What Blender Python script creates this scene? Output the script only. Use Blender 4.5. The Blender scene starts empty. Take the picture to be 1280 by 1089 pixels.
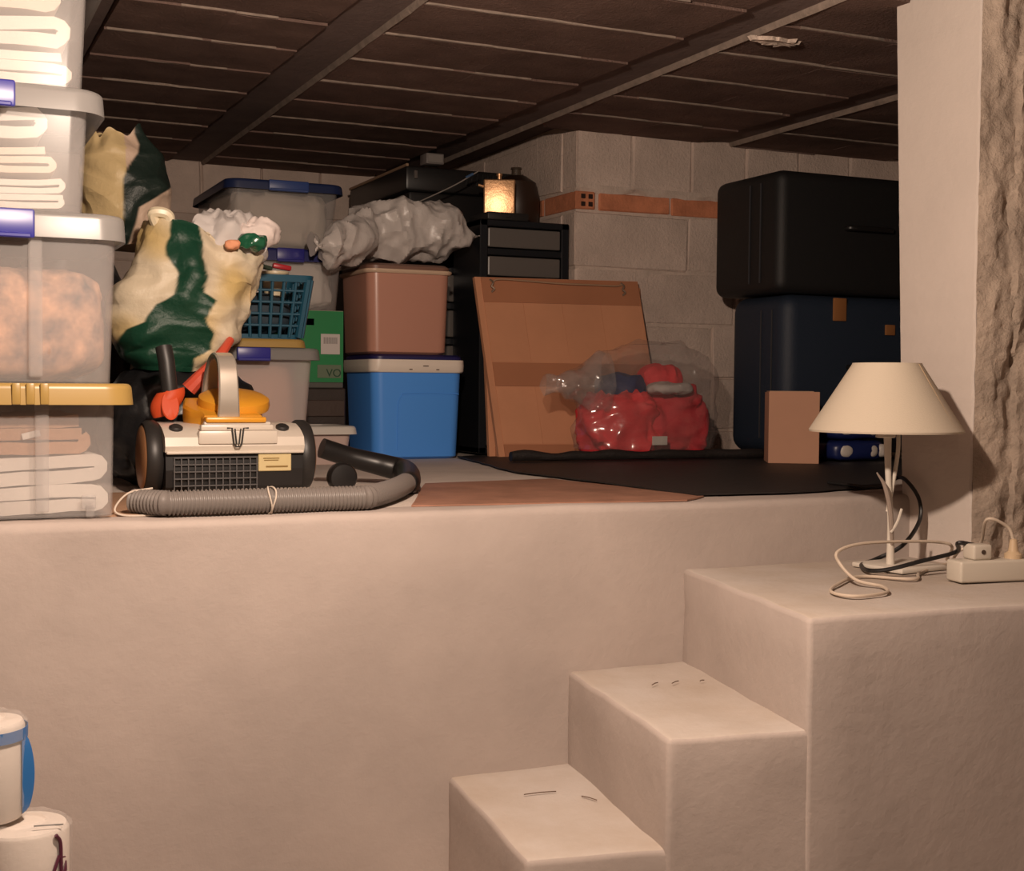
import bpy, bmesh, math, random
from mathutils import Vector, Matrix, noise
random.seed(7)
S = bpy.context.scene
COL = S.collection

# ------------------------------------------------------------------ camera
F = 1650.0
CAM = Vector((0, 0, 1.5))
_y, _p, _r = math.radians(24.5), math.radians(2.2), math.radians(-0.5)
_fw = Vector((math.sin(_y) * math.cos(_p), math.cos(_y) * math.cos(_p), -math.sin(_p)))
_ri = Vector((math.cos(_y), -math.sin(_y), 0))
_dn = _fw.cross(_ri)
RI = math.cos(_r) * _ri + math.sin(_r) * _dn
DN = -math.sin(_r) * _ri + math.cos(_r) * _dn
cd = bpy.data.cameras.new('camera'); cam = bpy.data.objects.new('camera', cd); COL.objects.link(cam)
cd.sensor_fit = 'HORIZONTAL'; cd.sensor_width = 36; cd.lens = F / 1280 * 36; cd.clip_start = 0.02
m3 = Matrix((RI, -DN, -_fw)).transposed()
cam.matrix_world = Matrix.Translation(CAM) @ m3.to_4x4()
S.camera = cam

# ------------------------------------------------------------------ light
S.view_settings.view_transform = 'Standard'; S.view_settings.look = 'None'
S.view_settings.gamma = 1; S.view_settings.use_curve_mapping = False
S.view_settings.exposure = 0.0
w = bpy.data.worlds.new('world'); S.world = w; w.use_nodes = True
w.node_tree.nodes['Background'].inputs[0].default_value = (0.9, 0.75, 0.6, 1)
w.node_tree.nodes['Background'].inputs[1].default_value = 0.02
ld = bpy.data.lights.new('ceiling_bulb_light', 'POINT'); ld.energy = 112; ld.color = (1.0, 0.79, 0.63); ld.shadow_soft_size = 0.03
lo = bpy.data.objects.new('ceiling_bulb_light', ld); COL.objects.link(lo); lo.location = (0.50, 1.35, 2.10)

# ------------------------------------------------------------------ pixel -> place (a direction only; the plane gives the distance)
def ray(x, y): return _fw + (x - 640) / F * RI + (y - 544.5) / F * DN
def onY(x, y, v): d = ray(x, y); return CAM + d * (v / d.y)
def onZ(x, y, v): d = ray(x, y); return CAM + d * ((v - CAM.z) / d.z)

# ------------------------------------------------------------------ materials
MATS = {}
def mat(name, col, rough=0.6, bump=0.0, bscale=60, var=0.0, vscale=4, metal=0.0, spec=0.5, col2=None, rnd=0.0, fine=0.0, coat=0.0, attr=False, trans=0.0, dscale=None):
    if name in MATS: return MATS[name]
    m = bpy.data.materials.new(name); m.use_nodes = True; MATS[name] = m
    nt = m.node_tree; N = nt.nodes; L = nt.links; b = N['Principled BSDF']
    b.inputs['Base Color'].default_value = (*col, 1); b.inputs['Roughness'].default_value = rough
    b.inputs['Metallic'].default_value = metal; b.inputs['Specular IOR Level'].default_value = spec
    b.inputs['Coat Weight'].default_value = coat
    if trans: b.inputs['Transmission Weight'].default_value = trans
    tc = N.new('ShaderNodeTexCoord'); out = None
    if attr:
        a = N.new('ShaderNodeAttribute'); a.attribute_name = 'Col'; out = a.outputs['Color']
    if var or col2:
        n = N.new('ShaderNodeTexNoise'); n.inputs['Scale'].default_value = vscale; n.inputs['Detail'].default_value = 6; n.inputs['Roughness'].default_value = 0.6
        L.new(tc.outputs['Object'], n.inputs['Vector'])
        r = N.new('ShaderNodeValToRGB'); r.color_ramp.elements[0].position = 0.32; r.color_ramp.elements[1].position = 0.68
        c2 = col2 or tuple(c * (1 - var) for c in col)
        r.color_ramp.elements[0].color = (*c2, 1); r.color_ramp.elements[1].color = (*[min(1, c * (1 + var * .5)) for c in col], 1)
        L.new(n.outputs['Fac'], r.inputs['Fac'])
        if out is not None:
            mx = N.new('ShaderNodeMix'); mx.data_type = 'RGBA'; mx.blend_type = 'MULTIPLY'; mx.inputs[0].default_value = 1
            L.new(out, mx.inputs[6]); L.new(r.outputs['Color'], mx.inputs[7]); out = mx.outputs[2]
        else: out = r.outputs['Color']
    if rnd:
        oi = N.new('ShaderNodeObjectInfo'); mp = N.new('ShaderNodeMapRange')
        mp.inputs[3].default_value = 1 - rnd; mp.inputs[4].default_value = 1 + rnd
        L.new(oi.outputs['Random'], mp.inputs[0])
        hv = N.new('ShaderNodeHueSaturation'); L.new(mp.outputs[0], hv.inputs['Value'])
        if out is not None: L.new(out, hv.inputs['Color'])
        else: hv.inputs['Color'].default_value = (*col, 1)
        out = hv.outputs['Color']
    if out is not None: L.new(out, b.inputs['Base Color'])
    if bump:
        n2 = N.new('ShaderNodeTexNoise'); n2.inputs['Scale'].default_value = bscale; n2.inputs['Detail'].default_value = 8; n2.inputs['Roughness'].default_value = 0.65
        L.new(tc.outputs['Object'], n2.inputs['Vector'])
        bp = N.new('ShaderNodeBump'); bp.inputs['Strength'].default_value = bump; bp.inputs['Distance'].default_value = 0.01
        L.new(n2.outputs['Fac'], bp.inputs['Height']); L.new(bp.outputs['Normal'], b.inputs['Normal'])
    return m

def clear(name, col, fac, rough=0.25, trl=0.5, gloss=True):
    """thin translucent plastic: part of the light goes straight through"""
    if name in MATS: return MATS[name]
    m = bpy.data.materials.new(name); m.use_nodes = True; MATS[name] = m
    nt = m.node_tree; N = nt.nodes; L = nt.links; N.remove(N['Principled BSDF'])
    t = N.new('ShaderNodeBsdfTransparent'); t.inputs[0].default_value = (0.97, 0.97, 0.97, 1)
    d = N.new('ShaderNodeBsdfPrincipled'); d.inputs['Base Color'].default_value = (*col, 1); d.inputs['Roughness'].default_value = rough
    tr = N.new('ShaderNodeBsdfTranslucent'); tr.inputs[0].default_value = (*col, 1)
    m1 = N.new('ShaderNodeMixShader'); m1.inputs[0].default_value = trl
    L.new(d.outputs[0], m1.inputs[1]); L.new(tr.outputs[0], m1.inputs[2])
    m2 = N.new('ShaderNodeMixShader'); m2.inputs[0].default_value = fac
    L.new(t.outputs[0], m2.inputs[1]); L.new(m1.outputs[0], m2.inputs[2])
    L.new(m2.outputs[0], N['Material Output'].inputs[0])
    return m

def film_mat(name, gl, df):
    """thin clear film: mostly see-through, with sharp highlights"""
    m = bpy.data.materials.new(name); m.use_nodes = True; N = m.node_tree.nodes; L = m.node_tree.links; N.remove(N['Principled BSDF'])
    t = N.new('ShaderNodeBsdfTransparent'); t.inputs[0].default_value = (.96, .95, .95, 1)
    g_ = N.new('ShaderNodeBsdfGlossy'); g_.inputs['Roughness'].default_value = 0.16
    d = N.new('ShaderNodeBsdfDiffuse'); d.inputs[0].default_value = (.8, .74, .70, 1)
    a = N.new('ShaderNodeMixShader'); a.inputs[0].default_value = gl; b = N.new('ShaderNodeMixShader'); b.inputs[0].default_value = df
    L.new(t.outputs[0], a.inputs[1]); L.new(g_.outputs[0], a.inputs[2]); L.new(a.outputs[0], b.inputs[1]); L.new(d.outputs[0], b.inputs[2])
    L.new(b.outputs[0], N['Material Output'].inputs[0]); return m

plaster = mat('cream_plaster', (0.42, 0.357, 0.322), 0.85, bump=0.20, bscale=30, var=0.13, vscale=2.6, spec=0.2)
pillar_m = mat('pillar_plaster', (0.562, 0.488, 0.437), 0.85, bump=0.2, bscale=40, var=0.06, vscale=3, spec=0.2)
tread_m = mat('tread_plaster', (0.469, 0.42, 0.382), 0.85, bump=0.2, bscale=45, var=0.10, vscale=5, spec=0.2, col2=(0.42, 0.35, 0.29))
rough_m = mat('rough_render', (0.412, 0.328, 0.263), 0.95, bump=1.0, bscale=45, var=0.35, vscale=9, spec=0.1)
concrete = mat('platform_concrete', (0.62, 0.54, 0.48), 0.9, bump=0.3, bscale=70, var=0.12, vscale=5, spec=0.2)
block_m = mat('concrete_block', (0.665, 0.537, 0.465), 0.95, bump=0.6, bscale=110, var=0.14, vscale=7, spec=0.1, rnd=0.08)
mortar_m = mat('mortar', (0.665, 0.541, 0.465), 0.95, bump=0.5, bscale=80, var=0.15, vscale=12, spec=0.1)
brick_m = mat('red_hollow_brick', (0.62, 0.24, 0.13), 0.9, bump=0.4, bscale=70, var=0.25, vscale=14, spec=0.1, rnd=0.08)
ceil_m = mat('ceiling_block', (0.198, 0.131, 0.11), 0.95, bump=0.9, bscale=90, var=0.25, vscale=6, spec=0.1, rnd=0.10)
beam_m = mat('ceiling_beam', (0.19, 0.143, 0.131), 0.95, bump=0.4, bscale=50, var=0.2, vscale=5, spec=0.1)
floor_m = mat('floor_concrete', (0.46, 0.4, 0.35), 0.9, bump=0.2, bscale=40, var=0.1, spec=0.2)
white_pl = mat('white_plastic', (0.612, 0.578, 0.527), 0.35)
black_pl = mat('black_plastic', (0.012, 0.011, 0.011), 0.38)
box_clear = clear('clear_box_plastic', (0.744, 0.72, 0.712), 0.22)
box_clear2 = clear('cloudy_box_plastic', (0.85, 0.80, 0.78), 0.36)
lid_white = clear('milky_lid_plastic', (0.354, 0.343, 0.333), 0.66, rough=0.3, trl=0.4)
lid_yellow = mat('yellow_lid_plastic', (0.317, 0.205, 0.061), 0.35, spec=0.4)
blue_latch = mat('blue_latch_plastic', (0.022, 0.022, 0.20), 0.35)

# ------------------------------------------------------------------ mesh helpers
class G:
    def __init__(s): s.v = []; s.f = []
    def add(s, v, f, M=None):
        o = len(s.v); s.v += [(M @ Vector(p)) if M else Vector(p) for p in v]; s.f += [[i + o for i in q] for q in f]; return s
    def box(s, c, d, r=0.0, seg=2, rot=None, taper=(1, 1)):
        """c = centre of the base, d = sizes, taper scales the base"""
        v, f = rbox(d, r, seg, taper); M = Matrix.Translation(Vector(c))
        if rot: M = M @ rot.to_4x4()
        return s.add(v, f, M)
    def loft(s, secs, cap0=True, cap1=True, closed=True):
        n = len(secs[0]); v = [p for q in secs for p in q]; f = []
        for i in range(len(secs) - 1):
            for j in range(n if closed else n - 1):
                k = (j + 1) % n; f.append([i * n + j, i * n + k, (i + 1) * n + k, (i + 1) * n + j])
        if cap0: f.append(list(range(n))[::-1])
        if cap1: f.append([(len(secs) - 1) * n + j for j in range(n)])
        return s.add(v, f)
    def tube(s, path, rad, n=10, cap=True):
        P = [Vector(p) for p in path]; secs = []; up = None
        for i, p in enumerate(P):
            t = (P[min(i + 1, len(P) - 1)] - P[max(i - 1, 0)]).normalized()
            if up is None:
                a = Vector((0, 0, 1)) if abs(t.z) < 0.9 else Vector((1, 0, 0)); up = (a - t * a.dot(t)).normalized()
            else: up = (up - t * up.dot(t)).normalized()
            sd = t.cross(up); r = rad[i] if isinstance(rad, (list, tuple)) else rad
            secs.append([p + (up * math.cos(2 * math.pi * k / n) + sd * math.sin(2 * math.pi * k / n)) * r for k in range(n)])
        return s.loft(secs, cap, cap)
    def lathe(s, prof, n=32, c=(0, 0, 0), M=None, cap0=True, cap1=True):
        c = Vector(c); g = G()
        g.loft([[Vector((r * math.cos(2 * math.pi * k / n), r * math.sin(2 * math.pi * k / n), z)) for k in range(n)] for r, z in prof], cap0, cap1)
        return s.add(g.v, g.f, Matrix.Translation(c) @ (M.to_4x4() if M else Matrix()))
    def mesh(s, name='mesh'):
        me = bpy.data.meshes.new(name); me.from_pydata([tuple(p) for p in s.v], [], s.f); me.update()
        bm = bmesh.new(); bm.from_mesh(me); bmesh.ops.recalc_face_normals(bm, faces=bm.faces); bm.to_mesh(me); bm.free()
        return me

def rbox(d, r=0.0, seg=2, taper=(1, 1)):
    bm = bmesh.new(); bmesh.ops.create_cube(bm, size=1)
    for v in bm.verts:
        k = taper if v.co.z < 0 else (1, 1)
        v.co = Vector((v.co.x * d[0] * k[0], v.co.y * d[1] * k[1], (v.co.z + 0.5) * d[2]))
    if r > 0: bmesh.ops.bevel(bm, geom=list(bm.edges), offset=r, segments=seg, affect='EDGES', profile=0.5, clamp_overlap=True)
    bm.verts.index_update()
    v = [p.co.copy() for p in bm.verts]; f = [[q.index for q in x.verts] for x in bm.faces]; bm.free(); return v, f

def rrect(w, d, r, z=0.0, n=5, cx=0.0, cy=0.0):
    r = min(r, w / 2 - 1e-4, d / 2 - 1e-4); o = []
    for sx, sy, a0 in ((1, -1, -90), (1, 1, 0), (-1, 1, 90), (-1, -1, 180)):
        for k in range(n + 1):
            a = math.radians(a0 + 90 * k / n); o.append(Vector((cx + sx * (w / 2 - r) + r * math.cos(a), cy + sy * (d / 2 - r) + r * math.sin(a), z)))
    return o

def spline(pts, n=10):
    P = [Vector(p) for p in pts]; P = [P[0] * 2 - P[1]] + P + [P[-1] * 2 - P[-2]]; o = []
    for i in range(1, len(P) - 2):
        for k in range(n):
            t = k / n; a, b, c, d = P[i - 1:i + 3]
            o.append(0.5 * ((2 * b) + (c - a) * t + (2 * a - 5 * b + 4 * c - d) * t * t + (3 * b - a - 3 * c + d) * t ** 3))
    o.append(P[-2]); return o

def resample(path, step):
    o = [path[0].copy()]; acc = 0
    for a, b in zip(path, path[1:]):
        l = (b - a).length; t = step - acc
        while t <= l: o.append(a.lerp(b, t / l)); t += step
        acc = (acc + l) % step if l else acc
    return o

def nvec(p): return Vector((noise.noise(p), noise.noise(p + Vector((13.7, 5.1, 2.3))), noise.noise(p + Vector((3.9, 21.3, 8.7)))))
def ridge(p): return 1 - 2 * abs(noise.noise(p))
def crumple(g, amp, sc, seed=0, folds=1.0, fn=None):
    """push the vertices of a builder along its normals: sharp creases, like thin film or cloth"""
    me = g.mesh(); off = Vector((seed * 7.31, seed * 3.17, seed * 1.93))
    nn = [v.normal.copy() for v in me.vertices]
    for i, v in enumerate(me.vertices):
        p = v.co * sc + off
        q = p + 0.6 * nvec(p * 0.7)
        d = 0.55 * ridge(q) * folds + 0.30 * ridge(q * 2.1 + off) + 0.15 * noise.noise(q * 4.3)
        k = fn(v.co) if fn else 1
        v.co += nn[i] * (d - 0.25) * amp * k
    me.update(); return me

def facet(g, amp, sc, seed=0, k2=0.22):
    """straight-edged creases, as in crumpled stiff film"""
    me = g.mesh() if isinstance(g, G) else g; off = Vector((seed * 1.31, seed * .77, seed * .53)); nn = [v.normal.copy() for v in me.vertices]
    for i, v in enumerate(me.vertices):
        d1 = noise.voronoi(v.co * sc + off)[0]; d2 = noise.voronoi(v.co * sc * 2.3 + off)[0]
        v.co += nn[i] * amp * (0.62 * (d1[0] - .45) + k2 * (d2[0] - .45))
    me.update(); return me

def link(o, parent=None):
    COL.objects.link(o)
    if parent: o.parent = parent
    return o
def obj(name, g, m, parent=None, smooth=False, W=False, angle=35):
    me = g.mesh(name) if isinstance(g, G) else g
    me.name = name
    if m: me.materials.append(m)
    if W and parent:
        L = parent.location if not parent.parent else parent.parent.location
        me.transform(Matrix.Translation(-L))
    o = bpy.data.objects.new(name, me); link(o, parent)
    if smooth:
        me.polygons.foreach_set('use_smooth', [True] * len(me.polygons))
        try: me.set_sharp_from_angle(angle=math.radians(angle))
        except Exception: pass
    me.update(); return o
def tag(o, label, cat, group=None):
    o['label'] = label; o['category'] = cat
    if group: o['group'] = group
    return o
def thing(name, label, cat, loc=(0, 0, 0), rz=0.0, group=None):
    o = bpy.data.objects.new(name, None); o.empty_display_size = 0.05; link(o)
    o.location = loc; o.rotation_euler = (0, 0, rz); return tag(o, label, cat, group)
def single(name, g, m, label, cat, loc=(0, 0, 0), rz=0.0, smooth=False, group=None, angle=35, rot=None):
    o = obj(name, g, m, None, smooth, angle=angle); o.location = loc; o.rotation_euler = rot or (0, 0, rz); return tag(o, label, cat, group)
def struct(name, g, m, smooth=False, parent=None, angle=35):
    o = obj(name, g, m, parent, smooth, angle=angle)
    if not parent: o['kind'] = 'structure'
    return o
def colour(me, fn):
    a = me.color_attributes.new('Col', 'FLOAT_COLOR', 'POINT')
    for i, v in enumerate(me.vertices): a.data[i].color = (*fn(v.co), 1)
def text_mesh(s, size, depth=0.0008):
    cu = bpy.data.curves.new('lettering', 'FONT'); cu.body = s; cu.size = size; cu.extrude = depth; cu.align_x = 'CENTER'
    t = bpy.data.objects.new('lettering', cu); COL.objects.link(t)
    dg = bpy.context.evaluated_depsgraph_get(); me = bpy.data.meshes.new_from_object(t.evaluated_get(dg))
    bpy.data.objects.remove(t); return me
RX90 = Matrix.Rotation(math.radians(90), 3, 'X')
RY90 = Matrix.Rotation(math.radians(90), 3, 'Y')

# ================================================================== THE ROOM
ZP, ZC, YW, YB, YF = 1.263, 2.366, 2.30, 5.28, 4.00
XC = 2.05                                                   # corner of the nearer block wall
struct('floor', G().box((0.5, -0.1, -0.1), (4.4, 5.0, 0.1)), floor_m)
struct('ceiling', G().box((0.8, 1.4, ZC + 0.03), (6.0, 8.2, 0.1)), beam_m)
struct('wall_left', G().box((-1.65, 1.4, 0), (0.1, 8.0, 2.45)), plaster)
struct('wall_rear', G().box((0.5, -2.55, 0), (4.4, 0.1, 2.45)), floor_m)
struct('floor_platform', G().box((0.98, (YW + 0.1 + YB) / 2, 0.9), (5.3, YB - YW - 0.1, ZP - 0.9)), concrete)
struct('wall_storage_side', G().box((3.68, 3.6, ZP), (0.1, 2.7, ZC - ZP + 0.05)), mortar_m)

# retaining wall with a rounded, slightly wavy plaster edge
g = G(); secs = []
for i in range(121):
    x = -1.6 + i * (2.23 + 1.6) / 120
    nz = 0.004 * noise.noise(Vector((x * 3, 0, 0))) + 0.002 * noise.noise(Vector((x * 14, 3, 0)))
    pr = [(YW + 0.12, 0.0), (YW, 0.0)]
    for k in range(13):
        z = 0.1 + k * (ZP - 0.13) / 12
        pr.append((YW + 0.005 * noise.noise(Vector((x * 1.7, z * 2.3, 5))) + 0.002 * noise.noise(Vector((x * 9, z * 5, 2))), z))
    for k in range(6):
        a = math.radians(90 * k / 5); pr.append((YW + 0.016 - 0.016 * math.cos(a), ZP - 0.016 + 0.016 * math.sin(a) + nz * min(1, k / 3)))
    pr.append((YW + 0.12, ZP))
    secs.append([Vector((x, a, b)) for a, b in pr])
g.loft(secs); struct('wall_front', g, plaster, True)

# pillar: its smooth plastered side faces the bulb, its rough front faces the room
XP, YP = 2.022, 2.092
g = G(); secs = []
for k in range(91):
    z = 1.0 + k * (ZC + 0.03 - 1.0) / 90
    e = 0.004 * noise.noise(Vector((0, 0, z * 22))); e2 = 0.003 * noise.noise(Vector((9, 0, z * 26)))
    secs.append([Vector(p) for p in ((XP + .004, YP + .022 + e, z), (2.62, YP + .045, z), (2.62, 2.345, z), (XP + .006, 2.337 + .045 * (z - 1.4) + e2 * .5, z), (XP + e2 * .4, 2.33 + .045 * (z - 1.4), z), (XP + e2 * .4, YP + .026 + e, z))])
g.loft(secs); pil = struct('wall_pillar', g, pillar_m)
nx2, nz = 110, 170; v = []; f = []
for i in range(nx2 + 1):
    for j in range(nz + 1):
        x = XP + 0.002 + i * 0.59 / nx2; z = 1.10 + j * (ZC + 0.03 - 1.10) / nz
        p = Vector((x * 6, 0, z * 3.2)); ed = min(1, i / 6)
        d = 0.010 * noise.fractal(p, 0.6, 2.0, 6) + 0.006 * ridge(Vector((x * 13, 3, z * 4.0))) + 0.006 * noise.noise(Vector((x * 45, 1, z * 45))) - 0.006 * max(0, noise.noise(Vector((x * 30, 7, z * 22)))) 
        st = noise.noise(Vector((7, 2, z * 2.4))) + .4 * noise.noise(Vector((7, 5, z * 9)))
        if x > XP + 0.085 + 0.022 * st: d += 0.011
        v.append((x, YP + 0.016 * (1 - ed) + 0.004 - d * ed + 0.003 * noise.noise(Vector((x * 20, 0, z * 24))), z))
for i in range(nx2):
    for j in range(nz): a = i * (nz + 1) + j; f.append([a, a + 1, a + nz + 2, a + nz + 1])
struct('rough_render', G().add(v, f), rough_m, True, pil, 60)
struct('wall_right', G().box((2.66, 0.0, 0), (0.1, 4.9, 2.45)), plaster)

# staircase: hand-plastered columns of different heights
stair = struct('stairs', G().box((1.5, 2.1, 0.0), (0.9, 0.1, 0.2)), plaster)
edges = [((1.441, 2.31), (1.331, 1.744), 1.125), ((1.177, 2.31), (1.098, 1.800), 0.936), ((0.924, 2.31), (0.873, 1.850), 0.753),
         ((0.672, 2.31), (0.64, 1.900), 0.567), ((0.42, 2.31), (0.40, 1.95), 0.38), ((0.17, 2.31), (0.16, 2.0), 0.19)]
for k, (b, fr, zt) in enumerate(edges):
    nb, nf = ((2.61, 2.31), (2.61, 1.63)) if k == 0 else (edges[k - 1][0], edges[k - 1][1])
    bm = bmesh.new(); base = [(b[0], b[1]), (fr[0], fr[1]), (nf[0] + (0.02 if k else 0), nf[1]), (nb[0] + (0.02 if k else 0), nb[1])]
    lo_ = [bm.verts.new((x, y, 0)) for x, y in base]; hi_ = [bm.verts.new((x, y, zt)) for x, y in base]
    bm.faces.new(lo_[::-1]); bm.faces.new(hi_)
    for i in range(4): bm.faces.new([lo_[i], lo_[(i + 1) % 4], hi_[(i + 1) % 4], hi_[i]])
    bmesh.ops.subdivide_edges(bm, edges=bm.edges, cuts=14, use_grid_fill=True)
    bmesh.ops.recalc_face_normals(bm, faces=bm.faces)
    sharp = [e for e in bm.edges if e.is_manifold and e.calc_face_angle() > 0.6]
    bmesh.ops.bevel(bm, geom=sharp, offset=0.010, segments=3, affect='EDGES', profile=0.5, clamp_overlap=True)
    for v in bm.verts:
        p = v.co
        v.co += Vector((0.004 * noise.noise(p * 9), 0.004 * noise.noise(p * 9 + Vector((5, 0, 0))), 0.0035 * noise.noise(p * 10 + Vector((0, 9, 0)))))
    me = bpy.data.meshes.new('step'); bm.to_mesh(me); bm.free()
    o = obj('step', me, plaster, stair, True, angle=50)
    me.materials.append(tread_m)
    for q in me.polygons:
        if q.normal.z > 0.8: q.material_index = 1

# concrete-block walls: mortar core with every block proud of it
def rough_block(sx, sy, sz, jit=0.005, r=0.005):
    v, f = rbox((sx, sy, sz), r, 1)
    return G().add([p + Vector((random.uniform(-jit, jit), random.uniform(-jit, jit) * .6, random.uniform(-jit, jit))) for p in v], f)
wb = struct('wall_nearer_block', G().box(((XC + 0.005 + 3.66) / 2, (YF + 0.005 + YB) / 2, ZP), (3.66 - XC - 0.005, YB - YF - 0.005, ZC - ZP + 0.04)), mortar_m)
rows = [(ZP, 1.345, [2.35, 2.75, 3.15]), (1.345, 1.530, [2.05, 2.20, 2.604, 3.0, 3.4]), (1.530, 1.714, [2.20, 2.604, 3.0, 3.4]), (1.714, 1.902, [2.296, 2.70, 3.1, 3.5]),
        (1.902, 2.094, [2.498, 2.9, 3.3]), (2.166, ZC + 0.01, [2.268, 2.51, 2.736, 2.97, 3.2, 3.44])]
for z0, z1, js in rows:
    xs = sorted(set([XC] + js + [3.64]))
    for a, b in zip(xs, xs[1:]):
        o = obj('concrete_block', rough_block(b - a - 0.006, 0.10, z1 - z0 - 0.006), block_m, wb)
        o.location = ((a + b) / 2, YF + 0.05 + random.uniform(-.003, .003), z0 + 0.003)
for z0, z1, js in rows:                                     # the return face, along the depth
    ys = [YF + 0.1, YF + 0.1 + (0.35 if js[0] > 2.3 else 0.2), YF + 0.78, YB]
    for a, b in zip(ys, ys[1:]):
        o = obj('concrete_block', rough_block(0.08, b - a - 0.006, z1 - z0 - 0.006), block_m, wb)
        o.location = (XC + 0.04 + random.uniform(-.003, .003), (a + b) / 2, z0 + 0.003)
bx = [2.135, 2.424, 2.715, 3.0, 3.29, 3.58]
for a, b in zip(bx, bx[1:]):
    o = obj('brick', rough_block(b - a - 0.010, 0.09, 0.060, 0.002, 0.004), brick_m, wb); o.location = ((a + b) / 2, YF + 0.042, 2.098)
# corner brick lies across: its hollow end shows
g = rough_block(0.075, 0.24, 0.060, 0.001, 0.003); o = obj('brick', g, brick_m, wb); o.location = (XC + 0.036, YF + 0.115, 2.098)
hole_m = mat('brick_hole', (0.03, 0.014, 0.01), 1.0)
for ix in (-1, 1):
    for iz in (-1, 1):
        h = obj('brick_hole', G().box((0.006 + ix * 0.014, -0.1205, 0.030 + iz * 0.013 - 0.008), (0.017, 0.003, 0.016), 0.002, 1), hole_m, o)
for y0 in (4.245, 4.54, 4.835):
    o = obj('brick', rough_block(0.08, 0.28, 0.060, 0.002, 0.004), brick_m, wb); o.location = (XC + 0.038, y0 + 0.145, 2.098)
# mortar squeezed over the brick course
g = G(); secs = []
for i in range(90):
    x = XC + 0.0 + i * 0.016
    h = 0.022 + 0.020 * noise.noise(Vector((x * 9, 2, 0))) + 0.008 * noise.noise(Vector((x * 30, 5, 0)))
    d = 0.006 + 0.004 * noise.noise(Vector((x * 12, 8, 0)))
    secs.append([Vector((x, YF + 0.02, 2.185)), Vector((x, YF - d, 2.182)), Vector((x, YF - d * 1.2, 2.182 - h * .6)), Vector((x, YF + 0.001, 2.182 - h - 0.006)), Vector((x, YF + 0.02, 2.150))])
g.loft(secs); obj('mortar_bed', g, mortar_m, wb, True)

bk = struct('wall_back', G().box((0.2, YB + 0.06, ZP - .3), (3.8, 0.1, ZC - ZP + 0.34)), mortar_m)
for z0, z1, off in ((2.165, ZC + 0.01, 0.0), (1.965, 2.165, 0.12), (1.765, 1.965, 0.03)):
    x = 0.331 + off
    while x < 2.05:
        o = obj('concrete_block', rough_block(0.234, 0.06, z1 - z0 - 0.006), block_m, bk); o.location = (x + 0.12, YB + 0.025, z0 + 0.003); x += 0.24

# ceiling: beams with infill blocks hanging a little lower
ceil = bpy.data.objects['ceiling']
beams = [(0.30, 0.43), (0.917, 1.052), (1.745, 1.880), (2.535, 2.665), (3.36, 3.49)]
for a, b in beams:
    g = G(); secs = []
    for i in range(41):
        y = 1.7 + i * (YB - 1.7) / 40; e = 0.002 * noise.noise(Vector((y * 6, a, 0)))
        secs.append([Vector(p) for p in ((a - .01, y, ZC + 0.035), (a + e, y, ZC + 0.003), (b + e, y, ZC + 0.003), (b + .01, y, ZC + 0.035))])
    g.loft(secs); obj('beam', g, beam_m, ceil)
bays = [(-0.55, 0.30, 0.0), (0.43, 0.917, -0.02), (1.052, 1.745, 0.0), (1.880, 2.535, 0.075), (2.665, 3.36, 0.05)]
for a, b, off in bays:
    mid = (a + b) / 2 + 0.02; halves = [(a + .004, mid), (mid, b - .002)]
    for hi, (x0, x1) in enumerate(halves):
        for r in range(13):
            y0 = 1.70 + off + r * 0.28 + random.uniform(-.006, .006) + (0.008 if hi else 0)
            y1 = min(y0 + 0.276, YB)
            if y1 - y0 < 0.05 or (x1 > XC and y0 > YF): continue
            if x1 > XC and y1 > YF: y1 = YF
            nx_, ny_ = 8, 6; v = []; f = []; sd = random.random() * 90
            for i in range(nx_ + 1):
                for j in range(ny_ + 1):
                    x = x0 + (x1 - x0) * i / nx_; y = y0 + (y1 - y0) * j / ny_
                    ed = 0.0025 * noise.noise(Vector((x * 18, sd, 0))) if j in (0, ny_) else 0
                    z = ZC - 0.012 + 0.005 * j / ny_ + 0.0015 * noise.noise(Vector((x * 12, y * 12, sd)))
                    v.append((x, y + ed, z))
            n0 = len(v)
            for i in range(nx_):
                for j in range(ny_): q = i * (ny_ + 1) + j; f.append([q, q + 1, q + ny_ + 2, q + ny_ + 1])
            ring = [i * (ny_ + 1) for i in range(nx_ + 1)] + [nx_ * (ny_ + 1) + j for j in range(1, ny_ + 1)] + [i * (ny_ + 1) + ny_ for i in range(nx_ - 1, -1, -1)] + [j for j in range(ny_ - 1, 0, -1)]
            for q in ring: v.append((v[q][0], v[q][1], ZC + 0.032))
            m_ = len(ring)
            for i in range(m_): f.append([ring[i], ring[(i + 1) % m_], n0 + (i + 1) % m_, n0 + i])
            obj('ceiling_block', G().add(v, f), ceil_m, ceil)
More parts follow.
